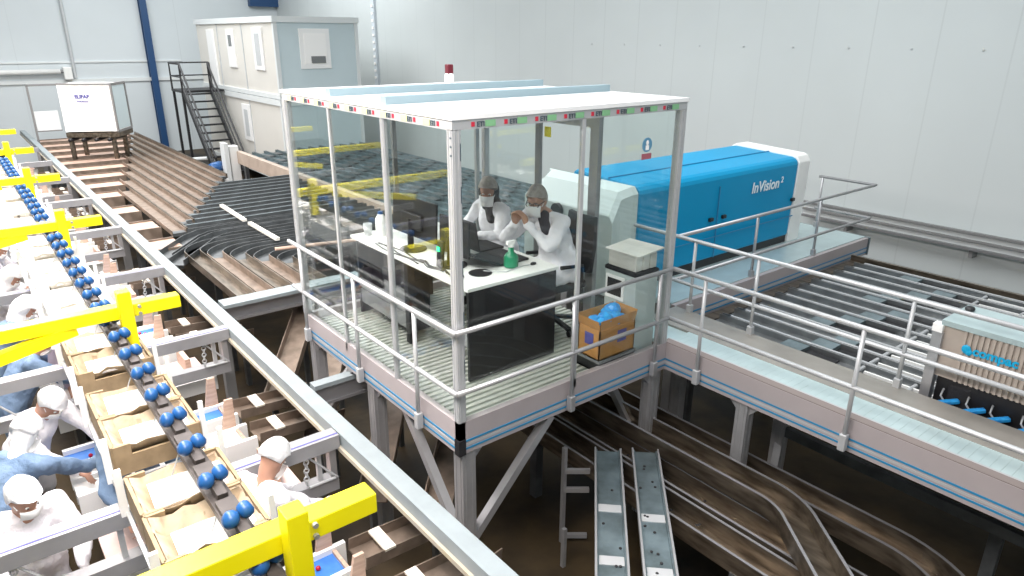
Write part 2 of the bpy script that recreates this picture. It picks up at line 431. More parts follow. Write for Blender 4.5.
# ================================================================== BOOTH PLATFORM
W, L, H, DK = 2.53, 3.02, 2.5, .04
t = thing('raised_platform', 'raised aluminium platform under the glass booth, blue-striped edge, on braced posts', 'platform', (W / 2, L / 2, GZ))
MB().bx(.03, W, .03, L - .03, DK - .06, DK - .02).build('deck_plate', 'deck', t)
for k in range(40):
    y = .08 + k * .073
    MB().bx(.04, W + .0, y, y + .038, DK - .02, DK).build('deck_slat', 'deck_slat', t)
def fascia(t, p, q, nrm, z0=-.166, z1=.125):
    """Profile beam with two blue grooves between p and q (x,y)."""
    p = V((*p, 0)); q = V((*q, 0)); n = V((*nrm, 0)); mid = (z0 + z1) / 2
    up = (0, 0, 1)
    f = MB().bar(p + V((0, 0, mid)) - n * .03, q + V((0, 0, mid)) - n * .03, .06, z1 - z0).build('edge_beam', 'fascia', t)
    for zz in (z0 + .115, z0 + .045):
        MB().bar(p + V((0, 0, zz)) + n * .002, q + V((0, 0, zz)) + n * .002, .006, .016).build('blue_stripe', 'blue_stripe', f)
    MB().bar(p + V((0, 0, z0 + .08)) + n * .001, q + V((0, 0, z0 + .08)) + n * .001, .004, .022).build('groove', 'alu_pale', f)
fascia(t, (0, 0), (W, 0), (0, -1)); fascia(t, (0, 0), (0, L), (-1, 0)); fascia(t, (0, L), (W, L), (0, 1))
MB().bx(-.012, .055, -.012, .055, -.172, -.03).build('corner_cap', 'black', t)
def profile_post(b, x, y, z0, z1, w=.11):
    b.bx(x - w / 2, x + w / 2, y - w / 2, y + w / 2, z0, z1)
    for d in (-.25, .25):
        b.bx(x + d * w - .004, x + d * w + .004, y - w / 2 - .005, y - w / 2, z0, z1)
        b.bx(x - w / 2 - .005, x - w / 2, y + d * w - .004, y + d * w + .004, z0, z1)
def gusset(b, x, y, z, dx, dy, s=.14):
    if dx: b.prism([(x, z), (x + dx * s, z), (x, z - s)], 'y', y - .03, y + .03)
    else: b.prism([(y, z), (y + dy * s, z), (y, z - s)], 'x', x - .03, x + .03)
posts = [(.10, .08), (W - .1, .08), (.08, L - .1), (W - .1, L - .1), (.08, 1.55)]
for i, (x, y) in enumerate(posts):
    b = MB(); profile_post(b, x, y, GZ, -.166, .13)
    if x < 1: gusset(b, x + .06, y, -.166, 1, 0)
    else: gusset(b, x - .06, y, -.166, -1, 0)
    if y < 1: gusset(b, x, y + .06, -.166, 0, 1)
    else: gusset(b, x, y - .06, -.166, 0, -1)
    b.build('leg', 'alu', t)
for p, q in (((.16, .06, -1.08), (1.02, .06, -.18)), ((.08, .16, -1.08), (.08, .98, -.18)), ((.08, L - .18, -1.1), (.08, L - 1.0, -.18)), ((W - .1, .16, -1.1), (W - .1, .98, -.18)), ((.14, L - .1, -1.0), (.9, L - .1, -.18))):
    MB().bar(p, q, .075, .075).build('brace', 'alu', t)

# ------------------------------------------------------------------ booth
t = thing('control_booth', 'glass-walled control booth with white roof and taped aluminium frame on the raised platform', 'booth', (W / 2, L / 2, DK))
zt = H - .085
MB().bx(-.01, W + .01, -.01, L + .01, H - .02, H + .012).build('roof_panel', 'white_gloss', t)
for p, q in (((0, .03, zt + .03), (W, .03, zt + .03)), ((.03, .061, zt + .03), (.03, L - .061, zt + .03)), ((0, L - .03, zt + .03), (W, L - .03, zt + .03)), ((W - .03, .061, zt + .03), (W - .03, L - .061, zt + .03))):
    MB().bar(p, q, .06, .07).build('top_rail', 'alu_pale', t)
for y in (.98, 1.98):
    MB().bx(.02, W - .02, y - .045, y + .045, H + .012, H + .075).build('roof_batten', 'batten', t)
for (x, y), nm in (((.035, .035), 0), ((W - .035, .035), 0), ((.03, L - .03), 0), ((W - .03, L - .03), 0), ((.022, 1.0), 0)):
    b = MB(); profile_post(b, x, y, .127, zt, .07 if y != 1.0 else .04); b.build('post', 'alu_pale', t)
MB().bx(W - .06, W, 1.02, 1.14, DK, zt).build('door_post', 'alu', t)
MB().bx(W - .05, W - .01, 1.94, 2.02, DK, zt).build('door_post', 'grey_dark', t)
MB().bx(W - .05, W - .01, 1.1, L - .05, 2.14, 2.26).build('door_header', 'alu', t)
for y in (1.98,): MB().bx(.0, .03, y - .015, y + .015, DK, zt).build('mullion', 'alu_pale', t)
MB().bx(1.24, 1.275, .0, .03, DK, zt).build('mullion', 'alu_pale', t)
MB().bx(1.20, 1.25, L - .04, L, DK, zt).build('mullion', 'grey_dark', t)
MB().bx(2.35, 2.40, L - .04, L, DK, zt).build('mullion', 'alu', t)
for y0, y1 in ((.07, .965), (1.025, 1.965), (1.995, L - .06)): MB().bx(.012, .022, y0, y1, DK + .02, zt).build('glass_pane', 'glass', t)
for x0, x1 in ((.07, 1.24), (1.275, W - .07)): MB().bx(x0, x1, .012, .022, DK + .02, zt).build('glass_pane', 'glass', t)
for x0, x1 in ((.07, 1.2), (1.25, 2.35)): MB().bx(x0, x1, L - .022, L - .012, DK + .02, zt).build('glass_pane', 'glass', t)
MB().bx(W - .022, W - .012, .07, 1.02, DK + .02, zt).build('glass_pane', 'glass', t)
MB().bx(W - .022, W - .012, 2.02, L - .06, DK + .02, 2.14).build('glass_pane', 'glass', t)
# printed protective tape on the frame
for side in (0, 1):
    n = 8 if side == 0 else 9; length = W if side == 0 else L
    for k in range(n):
        s0 = .16 + k * (length - .2) / n
        zc = H - .057
        def strip(a, c, m, nm='tape', dz=.022):
            if side == 0: return MB().bx(s0 + a, s0 + c, -.004, 0, zc - dz, zc + dz).build(nm, m, t)
            return MB().bx(-.004, 0, s0 + a, s0 + c, zc - dz, zc + dz).build(nm, m, t)
        strip(0, .028, 'red_bright', dz=.016); strip(.12, .21, 'tape_green' if side == 0 else 'tape_yellow')
        if side == 0: text_obj('tape_lettering', 'ETI', .05, 'ink_dark', (s0 + .045, -.005, zc - .018), (PI / 2, 0, 0), t, bold=.001)
        else: text_obj('tape_lettering', 'ETI', .05, 'ink_dark', (-.005, s0 + .115, zc - .018), (PI / 2, 0, -PI / 2), t, bold=.001)
b = MB()
for z in (.55, .95, 1.35, 1.9, 2.2):
    b.bx(.062, .067, -.004, 0, z, z + .12); b.bx(W - .05, W - .045, -.004, 0, z + .1, z + .2)
b.build('tape_print', 'ink_dark', t)
b = MB()
for z in (2.24, 2.30, 2.36): b.ell((-.002, .02, z), (.004, .012, .012), nu=8, nv=6)
b.build('screw', 'ink_dark', t)
# door notice and glass sign
o = MB().bx(W - .064, W - .055, 1.75, 1.85, 1.98, 2.09).build('paper_note', 'yellow'); tag(o, 'small yellow square notice on the inner door of the glass booth', 'notice')
t = thing('safety_sign', 'round blue safety sign with red caption on the booth glass', 'sign', (1.95, .009, 1.98))
sx, sz = 2.03, 2.14
MB().cyl((sx, .005, sz), (sx, .009, sz), .062, 24).build('disc', 'sign_blue', t)
b = MB().ell((sx, .004, sz + .018), (.018, .003, .022)); b.bx(sx - .02, sx + .02, .002, .005, sz - .045, sz - .004)
b.build('pictogram', 'paper_white', t)
MB().bx(sx - .062, sx + .062, .005, .009, sz - .125, sz - .075).build('caption', 'sign_red', t)
t = thing('warning_beacon', 'dark red box beacon on a white base on the booth roof', 'beacon', (1.66, 2.5, H + .012))
MB().lathe((1.66, 2.5, H + .012), [(.05, 0), (.05, .10), (.04, .13)], 16).build('base', 'paper_white', t)
MB().bx(1.625, 1.695, 2.465, 2.535, H + .13, H + .235).build('lamp', 'red', t, bevel=.01)

# ================================================================== WALKWAY + RAILS
DK = .10
t = thing('walkway', 'aluminium walkway with blue-striped edge running right from the booth', 'walkway', (3, -2, GZ))
MB().bx(W + .065, 3.418, -5.2, .62, DK - .06, DK - .02).build('deck_plate', 'steel_plate', t)
for k in range(74):
    y = -5.15 + k * .0705
    MB().bx(W + .12, 2.98, y, y + .0692, DK - .02, DK).build('deck_slat', 'steel_plate', t)
MB().bx(2.98, 3.46, -5.2, .62, DK - .02, DK + .004).build('plain_strip', 'strip_grey', t)
fascia(t, (W, -5.2), (W, 0), (-1, 0))
MB().bx(W + .004, W + .095, -5.2, .05, DK - .01, DK + .032).build('edge_cap', 'taupe', t)
MB().bx(W + .095, W + .12, -5.2, .05, DK - .02, DK + .03).build('inner_lip', 'alu_pale', t)
MB().bx(3.42, 3.47, -5.2, .62, -.12, DK - .02).build('back_beam', 'fascia', t)
for x, y in ((2.62, -.9), (3.35, -.9), (2.62, -3.3), (3.35, -3.3), (3.35, .4)):
    b = MB(); profile_post(b, x, y, GZ, -.166, .12); gusset(b, x, y - .06, -.15, 0, -1); gusset(b, x, y + .06, -.15, 0, 1)
    b.build('leg', 'alu', t)
MB().bar((3.35, -.9, -.9), (2.7, -1.2, -1.25), .07, .07).build('brace', 'alu', t)
MB().bar((3.35, -5.1, -.75), (3.35, -.9, -.75), .06, .1).build('cross_member', 'steel_dark', t)

def rail_run(name, label, pts, posts, z_top=.93, z_mid=.42, foot=-.13, r=.0215, m='alu', group='tubular guard rails'):
    a = V((*pts[0], 0)); t = thing(name, label, 'railing', (pts[0][0], pts[0][1], DK), group)
    MB().tube([(x, y, z_top) for x, y in pts], r, 10).build('top_rail', m, t, smooth=True)
    MB().tube([(x, y, z_mid) for x, y in pts], r, 10).build('mid_rail', m, t, smooth=True)
    for x, y in posts:
        p = MB().tube([(x, y, foot), (x, y, z_top)], .0185, 10).build('post', m, t, smooth=True)
        MB().bx(x - .03, x + .03, y - .03, y + .03, foot - .02, foot + .13).build('clamp', m, p, bevel=.008)
    return t
rail_run('guard_rail', 'white tubular guard rail along the left side of the glass booth', [(-.045, L + .12), (-.045, -.045)], [(-.045, 2.86), (-.045, 1.63), (-.045, .55)], m='alu_pale')
rail_run('guard_rail', 'tubular guard rail across the front of the glass booth', [(-.045, -.045), (W - .05, -.045)], [(1.18, -.045), (2.3, -.045)], m='alu')
rail_run('guard_rail', 'near guard rail of the walkway above its blue-striped edge', [(W - .045, -.045), (W - .045, -5.2)], [(W - .045, -.42), (W - .045, -1.88), (W - .045, -3.36)], m='alu_pale')
rail_run('guard_rail', 'far guard rail of the walkway beside the sorting lanes', [(3.44, 2.9), (3.44, -5.2)], [(3.44, .42), (3.44, -.36), (3.44, -1.85), (3.44, -3.35), (3.44, 2.5)], foot=.06, m='alu_pale')
t = rail_run('guard_rail', 'guard rail in front of the blue sorting machine with a turned end', [(3.46, .66), (8.12, .66), (8.12, 1.56)], [(5.07, .70), (6.6, .70), (8.12, 1.5)], foot=.06, m='alu')

# ================================================================== SORTING MACHINE
t = thing('machine_platform', 'pale steel platform with blue-lined edge in front of the blue sorting machine', 'platform', (6, 1, GZ))
MB().bx(3.47, 8.15, .703, 2.9, DK - .05, DK + .01).build('deck_plate', 'steel_plate', t)
fascia(t, (3.47, .64), (8.15, .64), (0, -1), -.17, .10)
MB().bx(8.15, 8.18, .62, 2.9, -.17, .11).build('end_beam', 'steel_blue', t)
for x in (3.7, 8.0):
    for y in (.8, 2.7): MB().bx(x - .06, x + .06, y - .06, y + .06, GZ, -.0).build('leg', 'alu', t)
t = thing('sorting_machine', 'long bright blue InVision sorting machine with white end covers', 'sorting machine', (5.2, 1.9, DK))
mx0, mx1, my0, my1, mz0, mz1 = 3.45, 6.90, 1.27, 2.40, .22, 1.42
prof = [(my0 + .02, mz0), (my0, mz1 - .13), (my0 + .015, mz1 - .085), (my0 + .05, mz1 - .05), (my0 + .10, mz1 - .03), (my1 - .05, mz1 + .02), (my1, mz1 - .02), (my1, mz0)]
MB().prism(prof, 'x', mx0, mx1).build('body', 'machine_blue', t, bevel=.03)
b = MB(); b.bx(mx0, mx1, my0 - .016, my0 - .008, .52, .535); b.bx(mx0, mx1, my0 + .50, my0 + .51, mz1 - .02, mz1 + .003); b.bx(5.0, 5.012, my0 - .018, my0 - .006, .24, 1.2)
b.build('panel_joint', 'blue_stripe', t)
MB().bx(mx0 + .05, mx1, my0 + .05, my1, DK + .01, mz0).build('plinth', 'black', t)
pr2 = [(my0 + .01, DK + .01), (my0 - .01, mz1 - .11), (my0 + .04, mz1 - .02), (my0 + .10, mz1 + .0), (my1 - .05, mz1 + .05), (my1 + .02, mz1 + .01), (my1 + .02, DK + .01)]
MB().prism(pr2, 'x', mx1, mx1 + .30).build('end_cover', 'white_paint', t, bevel=.012)
# left cover: sloped shoulders
b = MB(); xa, xb = mx0 - .42, mx0
ys_ = (my0 + .02, 2.85); z_ = DK + .01
ring = lambda x, i, zt_: [(x, ys_[0] + i, z_), (x, ys_[0] + i, zt_ - .08), (x, ys_[0] + i + .06, zt_), (x, ys_[1] - i * 3, zt_), (x, ys_[1] - i * 2, zt_ - .10), (x, ys_[1], z_)]
b.loft([ring(xa, .0, mz1 - .34), ring(xa + .01, .0, mz1 - .32), ring(xa + .20, .06, mz1 - .09), ring(xb - .05, .03, mz1 - .05), ring(xb, .0, mz1 - .04)])
b.build('end_cover', 'machine_white', t)
text_obj('lettering', 'InVision', .21, 'text_white', (5.74, my0 - .012, 1.01), (PI / 2, 0, 0), t, shear=.12, bold=.004)
text_obj('lettering', '2', .12, 'text_white', (6.455, my0 - .012, 1.075), (PI / 2, 0, 0), t, shear=.12, bold=.002)
for x in (4.88, 5.16, 6.85): MB().bx(x - .04, x + .04, my0 - .03, my0 + .01, .75, .80).build('latch', 'black', t, bevel=.01)
MB().cyl((xa - .05, my1 - .2, 1.0), (xa + .02, my1 - .2, 1.0), .09, 14).build('knob', 'black', t)
# ================================================================== BOOTH INTERIOR
DZ, DK = .955, .04
t = thing('office_desk', 'white-topped desk with black end panels inside the glass booth', 'desk', (1.03, 1.7, DK))
MB().bx(.55, 1.62, .64, 2.88, DZ - .035, DZ).build('table_top', 'desk_white', t, bevel=.006)
MB().bx(.57, 1.60, .655, .685, DK + .005, DZ - .035).build('side_panel', 'black', t)
MB().bx(.60, 1.56, 2.82, 2.85, DK + .005, DZ - .035).build('side_panel', 'black', t)
MB().bx(.60, .62, .70, 2.82, DK + .32, DK + .42).build('rail', 'alu', t)
for y in (1.75,): MB().bx(.58, .66, y - .04, y + .04, DK + .005, DZ - .035).build('leg', 'black_metal', t)
MB().bx(.60, .70, 1.80, 2.80, DK + .14, DK + .30).build('cable_tray', 'alu_dark', t)
MB().bx(1.57, 1.60, .69, 1.0, DK + .005, DZ - .035).build('modesty_panel', 'black_metal', t)
# computer tower under the desk
t = thing('computer_tower', 'black computer tower under the left side of the white desk', 'computer', (.85, 2.3, DK))
MB().bx(.74, .98, 1.95, 2.55, DK + .005, .62).build('case', 'black_metal', t, bevel=.01)
MB().bx(.735, .742, 2.0, 2.5, .2, .5).build('front_grille', 'grey_dark', t)

def monitor(name, label, c, w, h, yaw, tilt, stand_h):
    t = thing(name, label, 'monitor', (c[0], c[1], DZ), 'computer screens on the booth desk')
    R = Matrix.Rotation(yaw, 3, 'Z')
    Rt = R @ Matrix.Rotation(tilt, 3, 'X')
    cz = V((c[0], c[1], DZ + stand_h + h / 2))
    MB().obox(cz, (w, .022, h), Rt).build('casing', 'black_metal', t, bevel=.006)
    MB().obox(cz + Rt @ V((0, -.0125, 0)), (w - .03, .002, h - .03), Rt).build('screen', 'screen_black', t)
    MB().obox(cz + Rt @ V((0, .03, -.03)), (w * .45, .04, h * .4), Rt).build('back_bulge', 'black_metal', t, bevel=.01)
    b = MB().bar(cz + R @ V((0, .05, 0)), V((c[0], c[1], DZ)) + R @ V((0, .06, 0)), .06, .025); b.build('stand', 'black_metal', t)
    MB().lathe((V((c[0], c[1], DZ + .002)) + R @ V((0, .03, 0))), [(.14, 0), (.14, .012), (.03, .02)], 20).build('base', 'black_metal', t)
    return t
# screens face +X (towards the people); local -Y is the screen side
monitor('computer_monitor', 'large black monitor seen from behind at the far left of the booth desk', (.84, 1.97), .80, .40, PI / 2 + .03, .05, .13)
monitor('computer_monitor', 'smaller black monitor beside the near corner post on the booth desk', (.86, 1.28), .46, .36, PI / 2 + .05, .03, .10)
def laptop(label, c, yaw, open_ang, w=.46, d=.32):
    t = thing('laptop', label, 'laptop', (c[0], c[1], DZ), 'laptops on the booth desk')
    R = Matrix.Rotation(yaw, 3, 'Z'); o = V((c[0], c[1], DZ + .012))
    MB().obox(o, (w, d, .022), R).build('keyboard_base', 'black_metal', t, bevel=.004)
    MB().obox(o + R @ V((0, -.03, .012)), (w - .06, d * .5, .003), R).build('keys', 'black', t)
    hinge = o + R @ V((0, d / 2, .012)); Rl = R @ Matrix.Rotation(-(open_ang - PI / 2), 3, 'X')
    lid = MB().obox(hinge + Rl @ V((0, .006, d / 2)), (w, .012, d), Rl).build('lid', 'black_metal', t, bevel=.004)
    MB().obox(hinge + Rl @ V((0, -.001, d / 2)), (w - .03, .003, d - .04), Rl).build('screen', 'screen_black', lid)
    MB().obox(hinge + Rl @ V((-.03, .0135, d * .45)), (.055, .003, .05), Rl).build('badge', 'alu_pale', lid)
    return t
laptop('open black laptop before the person in the dark head covering', (1.42, 1.64), PI / 2, math.radians(100), .42, .30)
laptop('black laptop with its lid folded low in front of the person in glasses', (1.34, 1.18), PI / 2 + .03, math.radians(158), .44, .34)
t = thing('spray_bottle', 'green bottle with a white trigger cap on the near desk edge', 'bottle', (1.24, .90, DZ))
MB().lathe((1.24, .90, DZ), [(.0, 0), (.066, .004), (.07, .02), (.07, .10), (.055, .13), (.028, .15), (.026, .20), (.0, .202)], 18).build('body', 'green_plastic', t, smooth=True)
b = MB().lathe((1.24, .90, DZ + .20), [(.03, 0), (.03, .03), (.0, .034)], 14); b.bx(1.19, 1.28, .885, .915, DZ + .225, DZ + .26)
b.build('trigger_cap', 'paper_white', t)
t = thing('water_bottle', 'clear white bottle with a blue cap at the far end of the desk', 'bottle', (.80, 2.62, DZ))
MB().lathe((.80, 2.62, DZ), [(.0, 0), (.055, .003), (.06, .02), (.06, .19), (.025, .25), (.0, .252)], 16).build('body', 'paper_white', t, smooth=True)
MB().lathe((.80, 2.62, DZ + .245), [(.028, 0), (.028, .03), (0, .032)], 12).build('cap', 'wheel_blue', t)
t = thing('paper_cup', 'grey paper cup near the back corner of the desk', 'cup', (.70, 2.74, DZ))
MB().lathe((.70, 2.74, DZ), [(.0, .002), (.04, 0), (.05, .13), (.046, .13), (.037, .008)], 16).build('cup', 'grey_paint', t, smooth=True)
t = thing('power_adapter', 'flat black power adapter with trailing leads on the near desk edge', 'power adapter', (.66, .95, DZ))
MB().bx(.62, .70, .90, 1.02, DZ, DZ + .03).build('brick', 'black', t, bevel=.006)
b = MB()
for k in range(4):
    pts = []; x, y = .64, 1.0 + .05 * k
    for i in range(9): pts.append((x, y, DZ + .008)); x += .03 * math.sin(i * 1.3 + k) ; y += .07
    b.tube(pts, .006, 6)
b.build('lead', 'black', t)
t = thing('mouse_pad', 'round black pad on the desk beside the corner post', 'mouse pad', (.90, .93, DZ))
MB().lathe((.90, .93, DZ), [(.0, .0), (.11, .0), (.11, .006), (0, .008)], 20).build('pad', 'black', t)
t = thing('computer_mouse', 'small black mouse at the right desk edge by the green bottle', 'mouse', (1.45, .84, DZ))
MB().ell((1.45, .82, DZ + .012), (.035, .022, .016)).build('shell', 'black', t, smooth=True)
MB().tube([(1.43, .83, DZ + .006), (1.35, .84, DZ + .006), (1.1, .80, DZ + .006), (.95, .95, DZ + .006)], .005, 6).build('lead', 'grey_paint', t)
t = thing('desk_indicator', 'slim dark stand with a glowing green key before the smaller monitor', 'indicator', (.70, 1.28, DZ))  # made-up stand that holds the green light above the desk
MB().obox((.71, 1.30, DZ + .13), (.03, .10, .26), Matrix.Rotation(.1, 3, 'Y')).build('body', 'black', t, bevel=.01)
MB().bx(.683, .692, 1.28, 1.325, DZ + .16, DZ + .205).build('key', 'green_led', t)
b = MB()
for k in range(3):
    pts = [(.58 + .04 * k + .02 * math.sin(i * .9 + k * 2), 1.5 + i * .11, DZ + .008) for i in range(9)]
    b.tube(pts, .007, 6)
tag(b.build('desk_cables', 'black'), 'tangle of black cables lying behind the large monitor', 'cable')

# office chairs
def chair(label, c, yaw, back=True):
    t = thing('office_chair', label, 'chair', (c[0], c[1], DK), 'office chairs in the booth')
    R = Matrix.Rotation(yaw, 3, 'Z'); o = V((c[0], c[1], DK))
    def P(x, y, z): return o + R @ V((x, y, z))
    MB().obox(P(0, 0, .53), (.54, .52, .09), R).build('seat', 'black_soft', t, bevel=.03)
    prof = []
    b = MB(); rings = []
    for i in range(7):
        z = .62 + i * .10; bow = .03 * math.sin(PI * i / 6); w = .25 - .03 * abs(i - 3) / 3 * (1 if i > 3 else .6)
        y = .28 + .05 * i / 6
        rings.append([P(sx * w, y + dy + (0.03 * abs(sx)), z) for sx, dy in ((-1, 0), (-.5, -.02), (0, -.03), (.5, -.02), (1, 0), (1, .05), (.5, .045), (0, .04), (-.5, .045), (-1, .05))])
    if back: b.loft(rings); b.build('backrest', 'black_soft', t, bevel=.01); MB().bar(P(0, .2, .48), P(0, .36, .75), .07, .03).build('back_support', 'black_metal', t)
    MB().tube([P(0, 0, .12), P(0, 0, .5)], .035, 10).build('column', 'black_metal', t)
    for k in range(5):
        a = 2 * PI * k / 5
        f = MB().bar(P(0, 0, .13), P(.33 * math.cos(a), .33 * math.sin(a), .08), .05, .035).build('foot', 'black_metal', t)
        MB().cyl(P(.33 * math.cos(a), .33 * math.sin(a) - .02, .037), P(.33 * math.cos(a), .33 * math.sin(a) + .02, .037), .034, 12).build('caster', 'rubber', f)
    for s in (-1, 1) if back else ():
        MB().tube([P(s * .26, .15, .52), P(s * .31, .15, .60), P(s * .31, .15, .76), P(s * .31, -.12, .78)], .022, 8).build('armrest', 'black_metal', t)
    return t
chair('black office chair behind the person in glasses in the booth', (2.02, 1.17), -PI / 2 - .1)
chair('backless black swivel seat under the person in the dark head covering', (2.02, 2.06), -PI / 2, False)

# carton with blue bag, crate, white cabinet with liner and foam
t = thing('storage_crate', 'low black crate on the booth floor under the cardboard carton', 'crate', (1.86, .2, DK))
b = MB().bx(1.62, 2.10, .05, .37, DK + .002, DK + .02)
for a in ((1.62, 2.10, .05, .07), (1.62, 2.10, .35, .37), (1.62, 1.64, .05, .37), (2.08, 2.10, .05, .37)): b.bx(*a, DK, DK + .12)
b.build('shell', 'black', t); MB().bx(1.61, 2.11, .042, .378, DK + .10, DK + .125).build('rim', 'grey_dark', t)
t = thing('cardboard_carton', 'brown cardboard carton with raised flaps on the black crate', 'carton', (1.86, .2, DK + .125))
z0 = DK + .126
b = MB().bx(1.62, 2.10, .06, .34, z0, z0 + .015)
for a in ((1.62, 2.10, .06, .072), (1.62, 2.10, .328, .34), (1.62, 1.632, .06, .34), (2.088, 2.10, .06, .34)): b.bx(*a, z0, z0 + .30)
b.build('body', 'card_orange', t)
for p, q, n in (((1.62, .066), (2.10, .066), (0, -.015)), ((1.62, .334), (2.10, .334), (0, .02)), ((1.626, .06), (1.626, .34), (-.03, 0)), ((2.094, .06), (2.094, .34), (.03, 0))):
    h = .10
    MB().loft([[(p[0], p[1], z0 + .30), (q[0], q[1], z0 + .30), (q[0] + n[0], q[1] + n[1], z0 + .30 + h), (p[0] + n[0], p[1] + n[1], z0 + .30 + h)],
               [(p[0] + .004, p[1] + .004, z0 + .30), (q[0] + .004, q[1] + .004, z0 + .30), (q[0] + n[0] + .004, q[1] + n[1] + .004, z0 + .30 + h), (p[0] + n[0] + .004, p[1] + n[1] + .004, z0 + .30 + h)]]).build('flap', 'card_orange', t)
MB().bx(1.86, 1.98, .057, .06, z0 + .13, z0 + .25).build('printed_mark', 'ink_blue', t)
MB().bx(1.617, 1.62, .14, .25, z0 + .13, z0 + .25).build('printed_mark', 'ink_blue', t)
b = MB(); rr = random.Random(3)
for k in range(26):
    b.ell((1.86 + rr.uniform(-.15, .15), .20 + rr.uniform(-.09, .09), z0 + .30 + rr.uniform(-.02, .10)), (rr.uniform(.04, .08), rr.uniform(.03, .07), rr.uniform(.03, .07)), Matrix.Rotation(rr.uniform(0, 3), 3, 'X'), 7, 5)
o = b.build('plastic_bag', 'bag_blue'); tag(o, 'crumpled bright blue plastic bag bulging from the cardboard carton', 'bag')
t = thing('white_cabinet', 'white cabinet in the front right corner of the booth', 'cabinet', (2.3, .3, DK))
MB().bx(2.14, 2.46, .12, .52, DK + .002, .86).build('body', 'machine_white', t, bevel=.01)
MB().bx(2.128, 2.14, .26, .50, .58, .82).build('vent_frame', 'paper_white', t)
MB().bx(2.122, 2.129, .29, .47, .62, .79).build('vent', 'black', t)
MB().bx(2.13, 2.47, .11, .53, .86, .905).build('black_lid', 'black_soft', t, bevel=.015)
for k in range(3):
    x0 = 2.15 + k * .105
    o = MB().bx(x0, x0 + .095, .14, .50, .907, 1.06 - .0 * k).build('foam_block', 'foam', bevel=.012)
    tag(o, ORD[k] + ' cream foam block from the left on the white cabinet in the booth', 'foam block', 'foam blocks on the white cabinet')
o = MB().loft([[(2.13, .10, 1.064), (2.49, .09, 1.10), (2.49, .54, 1.09), (2.13, .53, 1.062)], [(2.13, .10, 1.078), (2.49, .09, 1.114), (2.49, .54, 1.104), (2.13, .53, 1.076)]]).build('cover_sheet', 'foam')
tag(o, 'pale curved sheet lying over the cream foam blocks in the booth', 'sheet')

# ================================================================== PEOPLE
K = 1.143   # scene units per metre
def blob_hand(b, w, d, up, side, curl, s=K, n=7):
    """Palm, four fingers of unequal length and a thumb; d = finger direction, up = back of the hand, side = towards the thumb."""
    d = V(d).normalized(); side = V(side); side = (side - d * side.dot(d)).normalized(); up = d.cross(side)
    if up.dot(V((0, 0, 1))) < 0: up = -up
    w = V(w); palm = w + d * .05 * s
    b.cap(w, w + d * .03 * s, .026 * s, .028 * s)
    for o in (-.026, -.009, .009, .026): b.cap(w + d * .025 * s + side * o * .7 * s, w + d * .085 * s + side * o * s, .015 * s, .0125 * s, n)
    for o, ln in ((.028, .072), (.010, .082), (-.009, .076), (-.027, .058)):
        p = w + d * .088 * s + side * o * s; dd = d.copy()
        for seg, f in enumerate((.42, .33, .25)):
            dd = (dd - up * curl * (.55 + .5 * seg)).normalized()
            q = p + dd * ln * f * s; b.cap(p, q, (.0105 - .001 * seg) * s, (.0095 - .001 * seg) * s, n); p = q
    p = w + d * .025 * s + side * .028 * s
    td = (d * .7 + side * .75 - up * .2).normalized(); q = p + td * .042 * s; b.cap(p, q, .014 * s, .011 * s, n)
    b.cap(q, q + (d * .9 + side * .2 - up * .35).normalized() * .03 * s, .011 * s, .009 * s, n)

